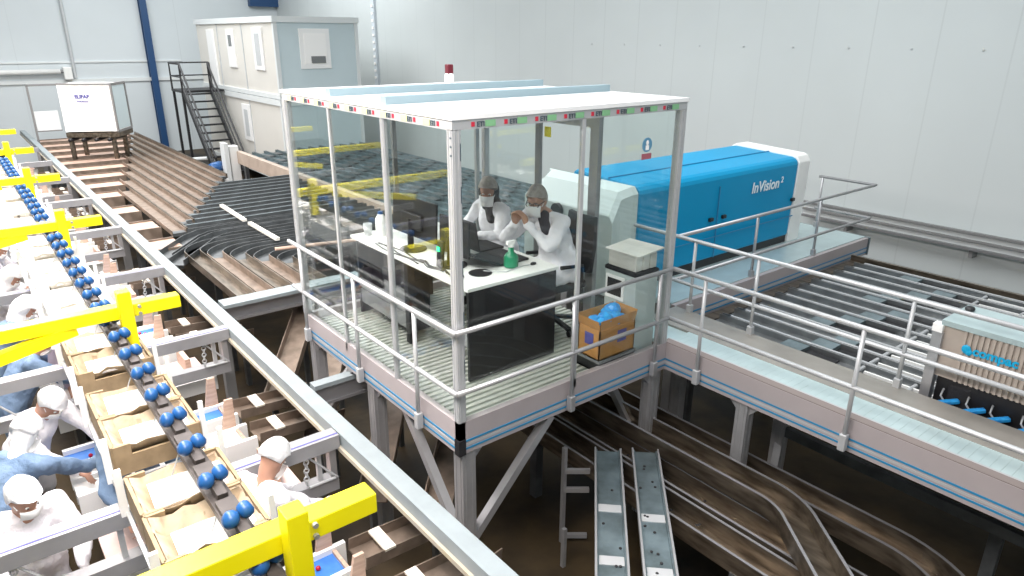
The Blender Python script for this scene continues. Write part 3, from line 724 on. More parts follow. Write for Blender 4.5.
def person(label, J, look, opts, base, group):
    """One continuous body with clothing, hair cover and mask as children. J holds world joints."""
    s = K; t = thing('person', label, 'person', base, group)
    vox = opts.get('voxel', .02); skin = opts.get('skin', 'skin')
    look = V(look).normalized(); hd = V(J['head'])
    right = look.cross(V((0, 0, 1))).normalized(); upv = right.cross(look)
    Rh = Matrix((right, look, upv)).transposed()
    def hp(x, y, z): return hd + Rh @ V((x, y, z)) * s
    b = MB()
    b.ell(hp(0, -.01, .03), (.078 * s, .098 * s, .105 * s), Rh, 18, 12)          # skull
    b.ell(hp(0, .02, -.045), (.062 * s, .075 * s, .075 * s), Rh, 14, 10)          # jaw
    b.cap(hp(0, .085, .02), hp(0, .108, -.018), .011 * s, .017 * s)               # nose
    b.cap(hp(-.03, .084, .035), hp(.03, .084, .035), .011 * s, .011 * s)          # brow
    b.cap(hp(-.018, .084, -.06), hp(.018, .084, -.06), .011 * s, .011 * s)        # lips
    for sd in (-1, 1): b.ell(hp(sd * .078, -.005, .0), (.014 * s, .024 * s, .034 * s), Rh)
    neck = V(J['neck']); chest = V(J['chest']); pel = V(J['pelvis'])
    b.cap(hp(0, -.02, -.06), neck, .054 * s, .058 * s)
    b.cap(neck, chest, .065 * s, .11 * s); b.cap(chest, pel, .125 * s, .13 * s)
    for sd in 'LR':
        sh, el, wr = V(J['sh' + sd]), V(J['el' + sd]), V(J['wr' + sd])
        b.cap(neck.lerp(chest, .3), sh, .06 * s, .056 * s); b.cap(sh, el, .05 * s, .039 * s); b.cap(el, wr, .037 * s, .026 * s)
        blob_hand(b, wr, J['hd' + sd], None, J['th' + sd], J.get('curl', .35))
        hp_, kn, an = V(J['hip' + sd]), V(J['kn' + sd]), V(J['an' + sd])
        b.cap(pel, hp_, .12 * s, .09 * s); b.cap(hp_, kn, .078 * s, .055 * s); b.cap(kn, an, .053 * s, .036 * s)
        toe = an + V(J['toe']).normalized() * .15 * s - V((0, 0, .045 * s)); b.cap(an - V((0, 0, .03 * s)), toe, .042 * s, .032 * s)
    fuse('body', b, skin, t, vox, 2)
    # coat
    c = MB(); g = .016 * s
    c.cap(chest, pel, .14 * s + g, .15 * s + g)
    mid = neck.lerp(chest, .28)
    for sd in 'LR':
        sh, el, wr = V(J['sh' + sd]), V(J['el' + sd]), V(J['wr' + sd])
        c.cap(mid, sh, .075 * s, .072 * s); c.cap(chest, sh, .11 * s, .068 * s); c.cap(chest, V(J['hip' + sd]), .12 * s, .125 * s)
        c.cap(sh, el, .072 * s, .06 * s); c.cap(el, el.lerp(wr, .93), .06 * s, .046 * s)
        hp_, kn = V(J['hip' + sd]), V(J['kn' + sd])
        c.cap(hp_, hp_.lerp(kn, opts.get('skirt', .8)), .115 * s, .10 * s)
    coat = fuse('coat', c, opts['coat'], t, max(vox, .016), 3, .022)
    if opts.get('collar'):
        k = MB(); fr = V((look.x, look.y, 0)).normalized(); rt = fr.cross(V((0, 0, 1)))
        for sd in (-1, 1):
            k.cap(neck + rt * sd * .06 * s + V((0, 0, .01)), chest + fr * .125 * s + rt * sd * .03 * s + V((0, 0, .03 * s)), .022 * s, .026 * s)
        fuse('collar', k, opts['coat'], t, .014, 2)
        k = MB().cap(neck + fr * .07 * s, chest + fr * .125 * s, .058 * s, .05 * s); fuse('shirt_front', k, opts['collar'], t, .014, 2)
    tr = MB()
    for sd in 'LR':
        hp_, kn, an = V(J['hip' + sd]), V(J['kn' + sd]), V(J['an' + sd])
        tr.cap(hp_, kn, .09 * s, .07 * s); tr.cap(kn, an, .068 * s, .052 * s)
    tr.cap(V(J['hipL']), V(J['hipR']), .10 * s, .10 * s)
    fuse('trousers', tr, 'trouser', t, max(vox, .02), 2)
    for sd in 'LR':
        an = V(J['an' + sd]); toe = V(J['toe']).normalized()
        MB().cap(an - V((0, 0, .035 * s)) - toe * .03 * s, an + toe * .16 * s - V((0, 0, .045 * s)), .05 * s, .04 * s).build('shoe', opts.get('shoe', 'rubber'), t, smooth=True)
    # face
    for sd in (-1, 1):
        e = MB().ell(hp(sd * .031, .086, .017), (.013 * s, .008 * s, .008 * s), Rh, 10, 7).build('eye', 'paper_white', t, smooth=True)
        MB().ell(hp(sd * .031, .093, .017), (.006 * s, .004 * s, .006 * s), Rh, 8, 6).build('iris', 'black', e)
    # hair cover: shell over the back and top of the head
    hm = opts['net']; rings = []; hb = MB(); n = 22
    for i in range(9):
        a = i / 8 * PI * .62; rr_ = math.sin(a); zz = math.cos(a)
        ring = []
        for k in range(n):
            th = 2 * PI * k / n; front = max(0, math.sin(th))
            puff = 1 + .03 * math.sin(5 * th + i)
            drop = zz if front < .2 else max(zz, .30 * front + .12)
            ring.append(hp(.094 * rr_ * math.cos(th) * puff, -.012 + .118 * rr_ * math.sin(th) * puff, .035 + .125 * drop))
        rings.append(ring)
    hb.loft(rings); hb.build('hair_cover', hm, t, smooth=True)
    if opts.get('hood'):
        hh = MB(); hh.ell(hp(0, -.035, .0), (.105 * s, .10 * s, .135 * s), Rh, 18, 12); hh.cap(hp(0, -.02, -.07), neck + V((0, 0, .0)), .09 * s, .10 * s)
        fuse('head_covering', hh, opts['hood'], t, .016, 3)
    if opts.get('mask'):
        mb = MB(); rings = []
        for i in range(6):
            f = i / 5; z = .004 - .115 * f; bul = math.sin(PI * (.25 + .62 * f))
            rings.append([hp(x * (.074 - .014 * f), .066 + .074 * bul * math.cos(x * 1.15), z) for x in (-1, -.75, -.5, -.25, 0, .25, .5, .75, 1)])
        back = [[p - (Rh @ V((0, .006, 0))) for p in reversed(r)] for r in rings]
        mb.loft([r + q for r, q in zip(rings, back)]); mb.build('face_mask', 'mask_white', t, smooth=True)
        for sd in (-1, 1): MB().tube([hp(sd * .066, .05, -.02), hp(sd * .082, -.005, .02)], .003 * s, 6).build('mask_loop', 'mask_white', t)
    if opts.get('glasses'):
        gl = MB()
        for sd in (-1, 1):
            pts = [hp(sd * .034 + .026 * math.cos(a), .106, .014 + .019 * math.sin(a)) for a in [2 * PI * q / 12 for q in range(13)]]
            gl.tube(pts, .0035 * s, 6); gl.tube([hp(sd * .06, .104, .018), hp(sd * .082, .0, .018)], .0035 * s, 6)
        gl.tube([hp(-.01, .108, .018), hp(.01, .108, .018)], .003 * s, 6)
        gl.build('glasses', 'black', t)
    if opts.get('beard'):
        MB().ell(hp(0, .045, -.075), (.05 * s, .055 * s, .045 * s), Rh).build('beard', opts['beard'], t, smooth=True)
    return t

# seated man: faces -X, elbows on the desk, hands clasped at the mouth
fz = .10
J = dict(pelvis=(2.10, 1.15, fz + .66), chest=(1.99, 1.16, fz + 1.05), neck=(1.92, 1.17, fz + 1.21), head=(1.80, 1.19, fz + 1.355),
         shL=(1.94, .95, fz + 1.17), shR=(1.92, 1.39, fz + 1.17), elL=(1.73, .90, fz + .965), elR=(1.62, 1.46, fz + .955),
         wrL=(1.60, 1.10, fz + 1.17), wrR=(1.57, 1.24, fz + 1.16), hdL=(-.25, .35, .9), hdR=(-.25, -.15, .95), thL=(.6, .3, .2), thR=(.6, -.3, .2), curl=.75,
         hipL=(2.10, 1.02, fz + .62), hipR=(2.10, 1.28, fz + .62), knL=(1.62, .98, fz + .58), knR=(1.62, 1.32, fz + .58),
         anL=(1.72, .98, fz + .06), anR=(1.74, 1.34, fz + .06), toe=(-1, 0, 0))
person('man in white coat, glasses, mask and grey hair net resting his chin on clasped hands', J, (-.86, -.45, -.20), dict(coat='coat_white', net='net_grey', mask=1, glasses=1, collar='trouser', voxel=.0115, skirt=.55), (2.1, 1.15, DK), 'people at the booth desk')
J = dict(pelvis=(2.04, 2.08, fz + .66), chest=(1.93, 2.07, fz + 1.02), neck=(1.89, 2.06, fz + 1.16), head=(1.82, 2.03, fz + 1.305),
         shL=(1.91, 1.86, fz + 1.11), shR=(1.90, 2.27, fz + 1.11), elL=(1.74, 1.73, fz + .89), elR=(1.72, 2.36, fz + .89),
         wrL=(1.50, 1.80, fz + .915), wrR=(1.50, 2.10, fz + .915), hdL=(-1, .15, -.05), hdR=(-1, -.2, -.05), thL=(0, 1, 0), thR=(0, -1, 0), curl=.3,
         hipL=(2.04, 1.96, fz + .62), hipR=(2.04, 2.2, fz + .62), knL=(1.60, 1.94, fz + .58), knR=(1.60, 2.24, fz + .58),
         anL=(1.72, 1.93, fz + .06), anR=(1.72, 2.25, fz + .06), toe=(-1, 0, 0))
person('woman in white coat, mask and dark head covering working at the open laptop', J, (-.72, -.64, -.20), dict(coat='coat_white', net='net_grey', hood='scarf', mask=1, collar='scarf', voxel=.0115, skin='skin_dark', skirt=.55), (2.04, 2.07, DK), 'people at the booth desk')

def worker(label, x, y, heading, lean, coat, z=GZ, reach=(.35, .35), look=None, net='hairnet', opts=None, h=1.0, turn=0):
    """Standing packer; heading = direction faced (radians from +X), lean forward at the hips."""
    s = K * h
    F = V((math.cos(heading), math.sin(heading), 0)); Rr = F.cross(V((0, 0, 1))); U = V((0, 0, 1))
    o = V((x, y, z))
    def P(f, r, u): return o + (F * f + Rr * r + U * u) * s
    ca, sa = math.cos(lean), math.sin(lean)
    def T(f, r, u):   # upper body leaned about hip height
        uu = u - .90; return P(f * ca + uu * sa, r, .90 + uu * ca - f * sa)
    J = dict(pelvis=P(0, 0, .93), chest=T(.01, 0, 1.28), neck=T(.02, 0, 1.45), head=T(.06, 0, 1.60), shL=T(0, -.19, 1.40), shR=T(0, .19, 1.40),
             hipL=P(0, -.09, .88), hipR=P(0, .09, .88), knL=P(.02, -.10, .48), knR=P(.02, .10, .48), anL=P(0, -.11, .09), anR=P(0, .11, .09), toe=F, curl=.4)
    for sd, q in (('L', -1), ('R', 1)):
        r_ = reach[0 if sd == 'L' else 1]
        sh = J['sh' + sd]; el = sh + (F * (.12 + r_ * .25) + Rr * q * .05 - U * .24) * s; wr = el + (F * (.17 + r_ * .12) - Rr * q * .07 - U * .12) * s
        J['el' + sd] = el; J['wr' + sd] = wr; J['hd' + sd] = F * .8 - U * .45; J['th' + sd] = -Rr * q
    lk = V(look) if look else (F * math.cos(lean + .5) - U * math.sin(lean + .5))
    op = dict(coat=coat, net=net, mask=1, voxel=.024, skirt=.85); op.update(opts or {})
    return person(label, J, lk, op, (x, y, z), 'packers at the trays')
# ================================================================== SORTING LANES (right)
def trough(path, w, h, th=.012, base=.012):
    prof = [(-w / 2, h), (-w / 2, 0), (w / 2, 0), (w / 2, h), (w / 2 - th, h), (w / 2 - th, base), (-w / 2 + th, base), (-w / 2 + th, h)]
    return MB().sweep(path, prof)
for k in range(13):
    x = 3.66 + .298 * k; zl = -.16
    t = thing('sorting_lane', ORD[k] + ' bright steel lane from the walkway among the sorting lanes before the blue machine', 'conveyor lane', (x, 0, zl), 'steel sorting lanes before the blue machine')
    trough([(x, -6, zl), (x, .44, zl)], .255, .075).build('channel', 'steel', t)
    b = MB(); b.bx(x + .127, x + .163, -6, .30, zl + .02, zl + .09)
    b.build('divider', 'alu_pale', t); MB().bx(x - .012, x + .012, -6, -1.35, zl + .014, zl + .06).build('guide_strip', 'white_paint', t)
    yo = -.50 - .03 * (k % 3) - .16 * ((k * 5) % 4)
    MB().bx(x - .10, x + .10, yo - .36, yo, zl + .014, zl + .03).build('outlet', 'black', t)
    MB().bx(x - .11, x + .11, yo - .02, yo + .22, zl + .03, zl + .07).build('flap', 'steel_blue', t)
    for q in range(4): MB().cyl((x - .10, -1.3 - q * .5, zl + .05), (x + .10, -1.3 - q * .5, zl + .05), .02, 8).build('roller', 'alu_pale', t)
t = thing('lane_support', 'tan cross beam carrying the ends of the steel sorting lanes', 'beam', (5.5, .5, GZ))
MB().bx(3.5, 7.6, .45, .60, -.30, -.14).build('cross_beam', 'steel_dirty', t)
for x in (3.7, 5.6, 7.5):
    for y in (.5, -2.8): MB().bx(x - .05, x + .05, y - .05 + (.02 if y > 0 else 0), y + .05, GZ, -.30 if y > 0 else -.17).build('leg', 'steel_dark', t)
MB().bx(3.5, 7.6, -2.9, -2.7, -.30, -.165).build('cross_beam', 'steel_dark', t)
MB().bx(7.58, 7.64, -6, .6, -.30, -.06).build('side_frame', 'steel_dirty', t)
# ribbed cabinet with blue lettering
t = thing('ribbed_cabinet', 'beige ribbed cabinet with blue lettering beside the far walkway rail', 'cabinet', (3.8, -3, -.1))
cx0, cx1, cy0, cy1, cz0, cz1 = 3.60, 4.12, -4.6, -2.06, .26, .76
MB().bx(cx0 + .01, cx1, cy0, cy1, cz0, cz1).build('body', 'grille', t)
for k in range(58):
    y = cy1 - .16 - k * .042
    MB().bx(cx0 - .006, cx0 + .012, y - .022, y, cz0, cz1 - .03).build('rib', 'grille', t)
MB().bx(cx0 - .02, cx1 + .02, cy0, cy1 + .02, cz1 - .03, cz1 + .015).build('lid', 'steel_plate', t)
MB().bx(cx0 - .03, cx0 + .06, cy1 - .01, cy1 + .07, -.1, cz1 - .10).build('corner_post', 'alu', t)
MB().bx(cx0 - .03, cx0 + .05, cy1 - .0, cy1 + .08, cz1 - .10, cz1 - .03).build('junction_box', 'paper_white', t)
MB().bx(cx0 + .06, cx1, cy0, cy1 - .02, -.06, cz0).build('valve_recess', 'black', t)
MB().bx(cx0 + .05, cx0 + .08, cy1 - .30, cy1 - .12, -.05, .2).build('regulator', 'black_soft', t, bevel=.02)
b = MB().ell((cx0 - .01, -2.26, .575), (.012, .036, .04)); b.ell((cx0 - .01, -2.28, .555), (.012, .03, .03))
b.build('logo_drop', 'cyan_ink', t)
text_obj('lettering', 'compac', .105, 'cyan_ink', (cx0 - .012, -2.31, .545), (PI / 2, 0, -PI / 2), t, bold=.004)
MB().ell((cx1 - .12, cy1 - .04, cz1 + .03), (.05, .04, .025)).build('cable_gland', 'black', t)
for k, y in enumerate((-2.22, -2.42, -2.6, -2.82)):
    v = thing('valve', 'blue-handled steel valve, ' + ORD[k] + ' from the left under the ribbed cabinet', 'valve', (cx0 - .02, y, -.1), 'blue-handled valves under the ribbed cabinet')
    MB().lathe((cx0 - .02, y, -.10), [(.03, 0), (.035, .05), (.028, .08), (.028, .13), (.012, .14)], 12).build('body', 'alu', v)
    MB().bar((cx0 - .09, y + .06, .05), (cx0 + .03, y - .07, .085), .05, .035).build('handle', 'wheel_blue' if False else 'bag_blue', v, bevel=.008)
    MB().tube([(cx0 - .02, y, .03), (cx0 - .02, y + .06, .10), (cx0 + .05, y + .07, .14), (cx0 + .10, y + .06, .1)], .008, 6).build('hose', 'alu_pale', v)
MB().bx(3.50, 3.60, -4.6, -2.0, -.13, -.10).build('valve_shelf', 'alu', t)
# pale hose bundle on lanes behind the cabinet
t = thing('hose_bundle', 'pale crumpled hose bundle with a black end lying behind the ribbed cabinet', 'hose', (4.5, -2.2, 0))
b = MB()
for q in range(4):
    b.tube([(4.35 + .07 * q, -1.95 - .02 * q, .0), (4.5 + .08 * q, -2.1, .08), (4.55 + .06 * q, -2.35, .05), (4.7 + .05 * q, -2.7, .06), (4.6 + .1 * q, -3.2, .03)], .045, 8)
b.build('hose', 'steel_plate', t, smooth=True)
MB().tube([(4.42, -2.3, .13), (4.38, -2.55, .14), (4.4, -2.9, .13)], .06, 8).build('black_end', 'black', t)

# lanes beyond the machine (seen through the booth glass)
for k in range(11):
    x = 4.32 + .36 * k; zl = -.42
    t = thing('outfeed_lane', 'long steel-blue outfeed lane behind the machine, ' + ORD[k] + ' out from the tan kerb', 'conveyor lane', (x, 10, zl), 'outfeed lanes behind the machine')
    trough([(x, 3.4, zl), (x, 17.6 if x < 8.6 else 22, zl)], .32, .09).build('channel', 'steel_blue', t)
    b = MB()
    for q in range(14): b.bx(x - .14, x + .14, 4 + q * .95 + .3 * ((k * 7) % 3), 4.35 + q * .95 + .3 * ((k * 7) % 3), zl + .014, zl + .05)
    b.build('flap', 'steel_dark', t)
t = thing('tan_kerb', 'long tan kerb beam running back from the booth beside the dark channels', 'beam', (4.05, 12, GZ))
MB().bx(3.98, 4.12, 4.2, 18.6, -.62, -.26).build('side_plate', 'kerb', t)
for y in (5, 9, 13, 17): MB().bx(4.0, 4.1, y - .06, y + .06, GZ, -.62).build('leg', 'steel_dark', t)

# ================================================================== TURNING CHANNELS (behind the booth)
def arc_path(xs, y, xt, yend, z, rad):
    pts = [(xs, y, z), (xs - .3, y, z)]
    cx, cy = xt + rad, y - rad
    for i in range(9):
        a = PI / 2 + PI / 2 * i / 8
        pts.append((cx + rad * math.cos(a), cy + rad * math.sin(a), z))
    pts.append((xt, yend, z)); return pts
zc = -.42
for k in range(5):
    y = 6.75 + .38 * k; xt = 1.10 - .265 * k
    t = thing('turning_channel', ORD[k] + ' channel from the booth that bends from dark crossing lane to tan outlet', 'conveyor channel', (xt, y, zc), 'bending channels behind the booth')
    pts = arc_path(3.95, y, xt, 5.06, zc, .34 + .07 * k)
    n = len(pts) - 3
    trough(pts[:n + 1], .25, .10).build('channel', 'steel_dark', t)
    trough(pts[n:], .245, .12).build('outlet', 'brown_lane' if k % 2 else 'steel_dirty', t)
    MB().bx(xt - .13, xt + .13, 5.05, 5.2, zc - .02, zc + .05).build('end_roller', 'steel', t)
t = thing('return_channel', 'double dark channel curving round the outside of the bending channels', 'conveyor channel', (-.2, 7.5, zc))
trough([(3.95, 8.72, zc), (.95, 8.72, zc), (.72, 8.66, zc), (.5, 8.5, zc), (-.30, 7.45, zc)], .28, .10).build('inner_channel', 'steel_dark', t)
trough([(3.95, 9.06, zc), (.80, 9.06, zc), (.55, 9.0, zc), (.30, 8.8, zc), (-.34, 7.95, zc)], .28, .10).build('outer_channel', 'steel_dark', t)
def diag_x(y):   # left boundary of the crossing channels
    return -.30 + (y - 8.0) * (2.3 / 5.0)
for k in range(11):
    y = 9.48 + .37 * k; xl = diag_x(y)
    t = thing('crossing_channel', ORD[k] + ' dark crossing channel counted from the bending channels towards the back', 'conveyor channel', (xl, y, zc), 'dark crossing channels')
    trough([(3.95, y, zc), (xl, y, zc)], .30, .09).build('channel', 'steel_dark', t)
    MB().bx(xl, 3.9, y + .155, y + .205, zc, zc + .085).build('divider', 'steel_blue', t)
INF = [(.25 + .285 * k, 13.7 + 1.33 * k) for k in range(9)]
BELTS = [(.08, 8.75), (.08, 10.3), (.08, 11.9)] + [(x - .14, y) for x, y in INF]
for k, (x, ye) in enumerate(INF):
    y0 = 8.0 + (x + .30) * 5.0 / 2.3 + .15
    t = thing('infeed_channel', ORD[k] + ' brown channel from the left in the slope of channels before the stairs', 'conveyor channel', (x, y0, zc), 'brown channels before the stairs')
    trough([(x, y0, zc), (x, ye + .34, zc)], .25, .09).build('channel', 'brown_lane', t)
    MB().bx(x + .128, x + .157, y0, ye + .34, zc + .0, zc + .11).build('divider', 'steel_dirty', t)
    MB().bx(x - .12, x + .12, y0 - .02, y0 + .16, zc - .02, zc + .04).build('end_stop', 'steel_dark', t)
for k, (xe, y) in enumerate(BELTS):
    t = thing('feed_belt', ORD[k] + ' peach-edged feed belt from the front joining the brown channels', 'conveyor belt', (0, y, zc), 'peach-edged feed belts')
    MB().bx(-.34, xe, y - .34, y + .34, zc - .06, zc + .02).build('belt', 'peach', t)
    for s in (-1, 1): MB().bx(-.34, xe, y + s * .355 - .015, y + s * .355 + .015, zc - .2, zc + .05).build('side_guard', 'brown_lane', t)
    MB().bx(-.33, -.25, y - .15, y + .15, GZ, zc - .06).build('leg', 'steel_dark', t)
t = thing('channel_support', 'dark framework legs under the crossing channels behind the booth', 'frame', (2, 10, GZ))
for x, y in ((3.7, 6.7), (3.7, 9.6), (3.7, 13.2), (1.7, 6.9), (1.9, 12.5), (.5, 8.3), (.4, 10.4), (1.1, 16), (2.5, 16), (2.5, 20)):
    MB().bx(x - .05, x + .05, y - .05, y + .05, GZ, zc - .0).build('leg', 'steel_dark', t)
for y in (6.7, 9.6, 12.5): MB().bx(.3 if y < 12 else 1.8, 3.9, y - .05, y + .05, zc - .12, zc - .003).build('cross_bar', 'steel_dark', t)
for k, (p, q) in enumerate((((1.44, 10.75, -.30), (1.40, 9.2, -.30)), ((1.40, 8.95, -.30), (1.40, 7.55, -.30)))):
    o = MB().bar(p, q, .07, .05).build('cover_strip', 'foam'); tag(o, ('farther' if k == 0 else 'nearer') + ' pale thin strip lying across the dark channels', 'strip', 'pale strips on the dark channels')
o = MB().tube([(1.0, 6.6, -.18), (3.9, 5.9, -.18)], .03, 8).build('guard_bar', 'peach'); tag(o, 'thin pinkish bar crossing above the bending channels behind the booth', 'bar')

# ================================================================== LOWER LANES (under the walkway)
zl = -1.1
for k, (x, bend) in enumerate(((2.73, -2.3), (2.31, -1.40), (2.07, None), (1.75, None))):
    t = thing('lower_lane', ORD[k] + ' worn tan lane from the walkway posts among the lanes beneath it', 'conveyor lane', (x, 0, zl), 'tan lower lanes under the walkway')
    pts = [(x, 3.2, zl)]
    if bend is not None:
        pts.append((x, bend + .02, zl)); rad = .9 if k == 0 else .6
        for i in range(9):
            a = -(PI / 180) * (50 if k == 0 else 42) * i / 8
            pts.append((x - rad + rad * math.cos(a), bend + rad * math.sin(a), zl))
        dx, dy = pts[-1][0] - pts[-2][0], pts[-1][1] - pts[-2][1]; l = math.hypot(dx, dy)
        pts.append((pts[-1][0] + dx / l * 1.2, pts[-1][1] + dy / l * 1.2, zl))
        for p_ in range(len(pts)): pts[p_] = (pts[p_][0], pts[p_][1], zl + (.05, .20, 0, 0)[k])
    else: pts.append((x, -3.2, zl - .03 * (k - 1)))
    trough(pts, .28, .18).build('channel', 'steel_dirty', t)
    for s in (-1, 1): MB().sweep(pts, [(s * .134 - .012, .181), (s * .134 + .012, .181), (s * .134 + .012, .188), (s * .134 - .012, .188)]).build('rim', 'alu_dark', t)
    b = MB(); rr = random.Random(k)
    for q in range(16): b.ell((x + rr.uniform(-.09, .09), rr.uniform(-1.1, .3) if bend else rr.uniform(-2.2, .2), zl + .022 + (.05, .20, 0, 0)[k]), (.016, .016, .008), nu=7, nv=5)
    b.build('blemish', 'black', t)
t = thing('lane_trestle', 'dark legs and side frame carrying the tan lower lanes', 'frame', (2.2, 0, GZ))
for x in (1.7, 2.8):
    for y in (1.0, -1.6): MB().bx(x - .05, x + .05, y - .05, y + .05, GZ, zl - .02).build('leg', 'steel_dark', t)
for y in (1.0, -1.6): MB().bx(1.6, 2.9, y - .05, y + .05, zl - .12, zl - .035).build('cross_bar', 'steel_dark', t)
dd = V((-1, -1, 0)).normalized(); sd_ = V((1, -1, 0)).normalized()
for k, (cx, cy) in enumerate(((1.55, -.21), (1.83, -.45))):
    z0 = -.87
    t = thing('diagonal_lane', ('left' if k == 0 else 'right') + ' one of two grey-blue lanes running diagonally out from under the platform', 'conveyor lane', (cx, cy, z0), 'diagonal grey-blue lanes')
    c0 = V((cx, cy, z0)); a, e = c0 - dd * .35, c0 + dd * 2.4
    prof = [(-.115, .02), (-.115, -.08), (.115, -.08), (.115, .02), (.103, .02), (.103, .0), (-.103, .0), (-.103, .02)]
    MB().sweep([a, e], prof).build('belt_bed', 'steel_blue', t)
    for s in (-1, 1): MB().bar(a + sd_ * s * .124 + V((0, 0, .02)), e + sd_ * s * .124 + V((0, 0, .02)), .018, .05).build('edge_rail', 'alu', t)
    for q, m in ((.50, 'alu_pale'), (1.15, 'alu_pale')):
        p = c0 + dd * (q + .12 * k); MB().bar(p, p + dd * .10, .20, .012).build('joint_plate', m, t)
    b = MB(); rr = random.Random(20 + k)
    for q in range(5 if k == 0 else 14):
        p = c0 + dd * rr.uniform(-.1, 1.4) + sd_ * rr.uniform(-.09, .09); b.ell(p + V((0, 0, .006)), (.014, .014, .008), nu=7, nv=5)
    b.build('blemish', 'black', t)
t = thing('ladder_frame', 'narrow steel ladder-like frame standing left of the diagonal lanes', 'frame', (1.17, 0, GZ))
for x, y in ((1.40, .24), (1.17, -.03)): MB().bx(x - .02, x + .02, y - .02, y + .02, GZ, -.77 if y > 0 else -1.45).build('upright', 'alu', t)
for z in (-1.04, -1.26, -1.82): MB().bar((1.40, .24, z), (1.40 + .20, .24 - .16, z), .04, .045).build('rung', 'alu', t)
# inclined dark lanes under the booth and to its left
for k, (p, q) in enumerate((((-.2, 2.5, -1.25), (1.1, 4.6, -.75)), ((-.15, 1.35, -1.35), (1.3, 3.2, -1.0)), ((.2, .75, -1.4), (1.7, 2.4, -1.1)), ((-.3, 3.5, -1.2), (.9, 5.2, -.7)))):
    t = thing('inclined_lane', ORD[k] + ' dim brown inclined lane in the dark under the booth', 'conveyor lane', p, 'inclined lanes under the booth')
    trough([p, q], .3, .12).build('channel', 'brown_lane', t)
    MB().bar(V(p) + V((0, 0, -.0)), V((p[0], p[1], GZ)), .06, .06).build('leg', 'steel_dark', t)
    m_ = V(p).lerp(V(q), .8); MB().bar(m_ - V((0, 0, .01)), V((m_.x, m_.y, GZ)), .06, .06).build('leg', 'steel_dark', t)

# ================================================================== PACKING LINE (left)
ZB = -.25
t = thing('long_beam', 'long white steel beam running the whole length of the packing line', 'beam', (-.48, 10, GZ))
MB().bar((-.475, -3, ZB - .06), (-.535, 27, ZB - .06), .15, .12).build('girder', 'beam_white', t)
MB().bar((-.56, -3, ZB - .14), (-.62, 27, ZB - .14), .03, .04).build('stained_lip', 'lip_stain', t)
MB().bar((-.46, -3, ZB - .18), (-.52, 27, ZB - .18), .10, .14).build('web', 'grey_dark', t)
for y in (-2, 4.6, 10.5, 16.4, 22.3): MB().bx(-.54, -.42, y - .06, y + .06, GZ, ZB - .24).build('leg', 'grey_dark', t)
for k, (y, x1) in enumerate(((4.9, 1.6), (2.05, .55))):
    t = thing('tie_beam', ('wide pale tie beam from the long white beam to behind the booth', 'narrow pale tie beam from the long white beam to under the booth')[k], 'beam', (-.4, y, ZB), 'tie beams to the booth')
    w = .26 if k == 0 else .12
    MB().bx(-.37, x1, y - w / 2, y + w / 2, ZB - .05, ZB - .003).build('flange', 'beam_white', t)
    MB().bx(-.37, x1, y - .03, y + .03, ZB - .22, ZB - .05).build('web', 'alu_dark', t)
    MB().bx(-.37, x1, y - w / 2.6, y + w / 2.6, ZB - .25, ZB - .22).build('flange', 'alu_dark', t)
PY = [1.1 + 2.95 * j for j in range(8)]
def chain_links(b, p, q, n, r=.022):
    p = V(p); q = V(q); d = (q - p); L_ = d.length / n; d.normalize(); a = d.cross(V((0, 1, 0))).normalized(); c = d.cross(a)
    for i in range(n):
        m_ = p + d * L_ * (i + .5); s = a if i % 2 else c
        b.tube([m_ + d * (L_ * .6 * math.cos(u)) + s * (r * math.sin(u)) for u in [2 * PI * w / 8 for w in range(9)]], .007, 5)
for j, y in enumerate(PY):
    t = thing('cross_beam', ORD[j] + ' pair of pale cross beams from the front, hung off the long white beam', 'beam', (-2.5, y, ZB), 'paired cross beams of the packing line')
    MB().bx(-5.5, -.57, y - .075, y + .075, ZB - .13, ZB).build('upper_beam', 'beam_grey', t)
    MB().bx(-5.5, -.57, y - .045, y - .03, ZB - .001, ZB + .003).build('groove', 'ink_blue' if j < 3 else 'grey_paint', t)
    MB().bx(-5.5, -.60, y - .06, y + .06, -.80, -.67).build('lower_beam', 'beam_grey', t)
    MB().bx(-.66, -.60, y - .04, y + .04, -.80, ZB - .13).build('hanger_plate', 'alu', t)
    if j < 5:
        for x in (-.86, -1.72, -2.95):
            h = MB(); chain_links(h, (x, y - .02, ZB - .13), (x - .02, y - .02, -.66), 7)
            h.tube([(x - .02, y - .08, -.655), (x + .22, y - .08, -.655)], .012, 6)
            h.tube([(x, y - .02, ZB - .13), (x + .24, y - .08, -.655)], .010, 6)
            h.build('hanger_chain', 'alu_pale', t)
        b = MB()
        for x in (-.75, -2.3): b.bx(x - .02, x + .02, y - .02, y + .02, -.68, ZB - .12)
        b.build('hanger_rod', 'alu_pale', t)
cherry_me = None
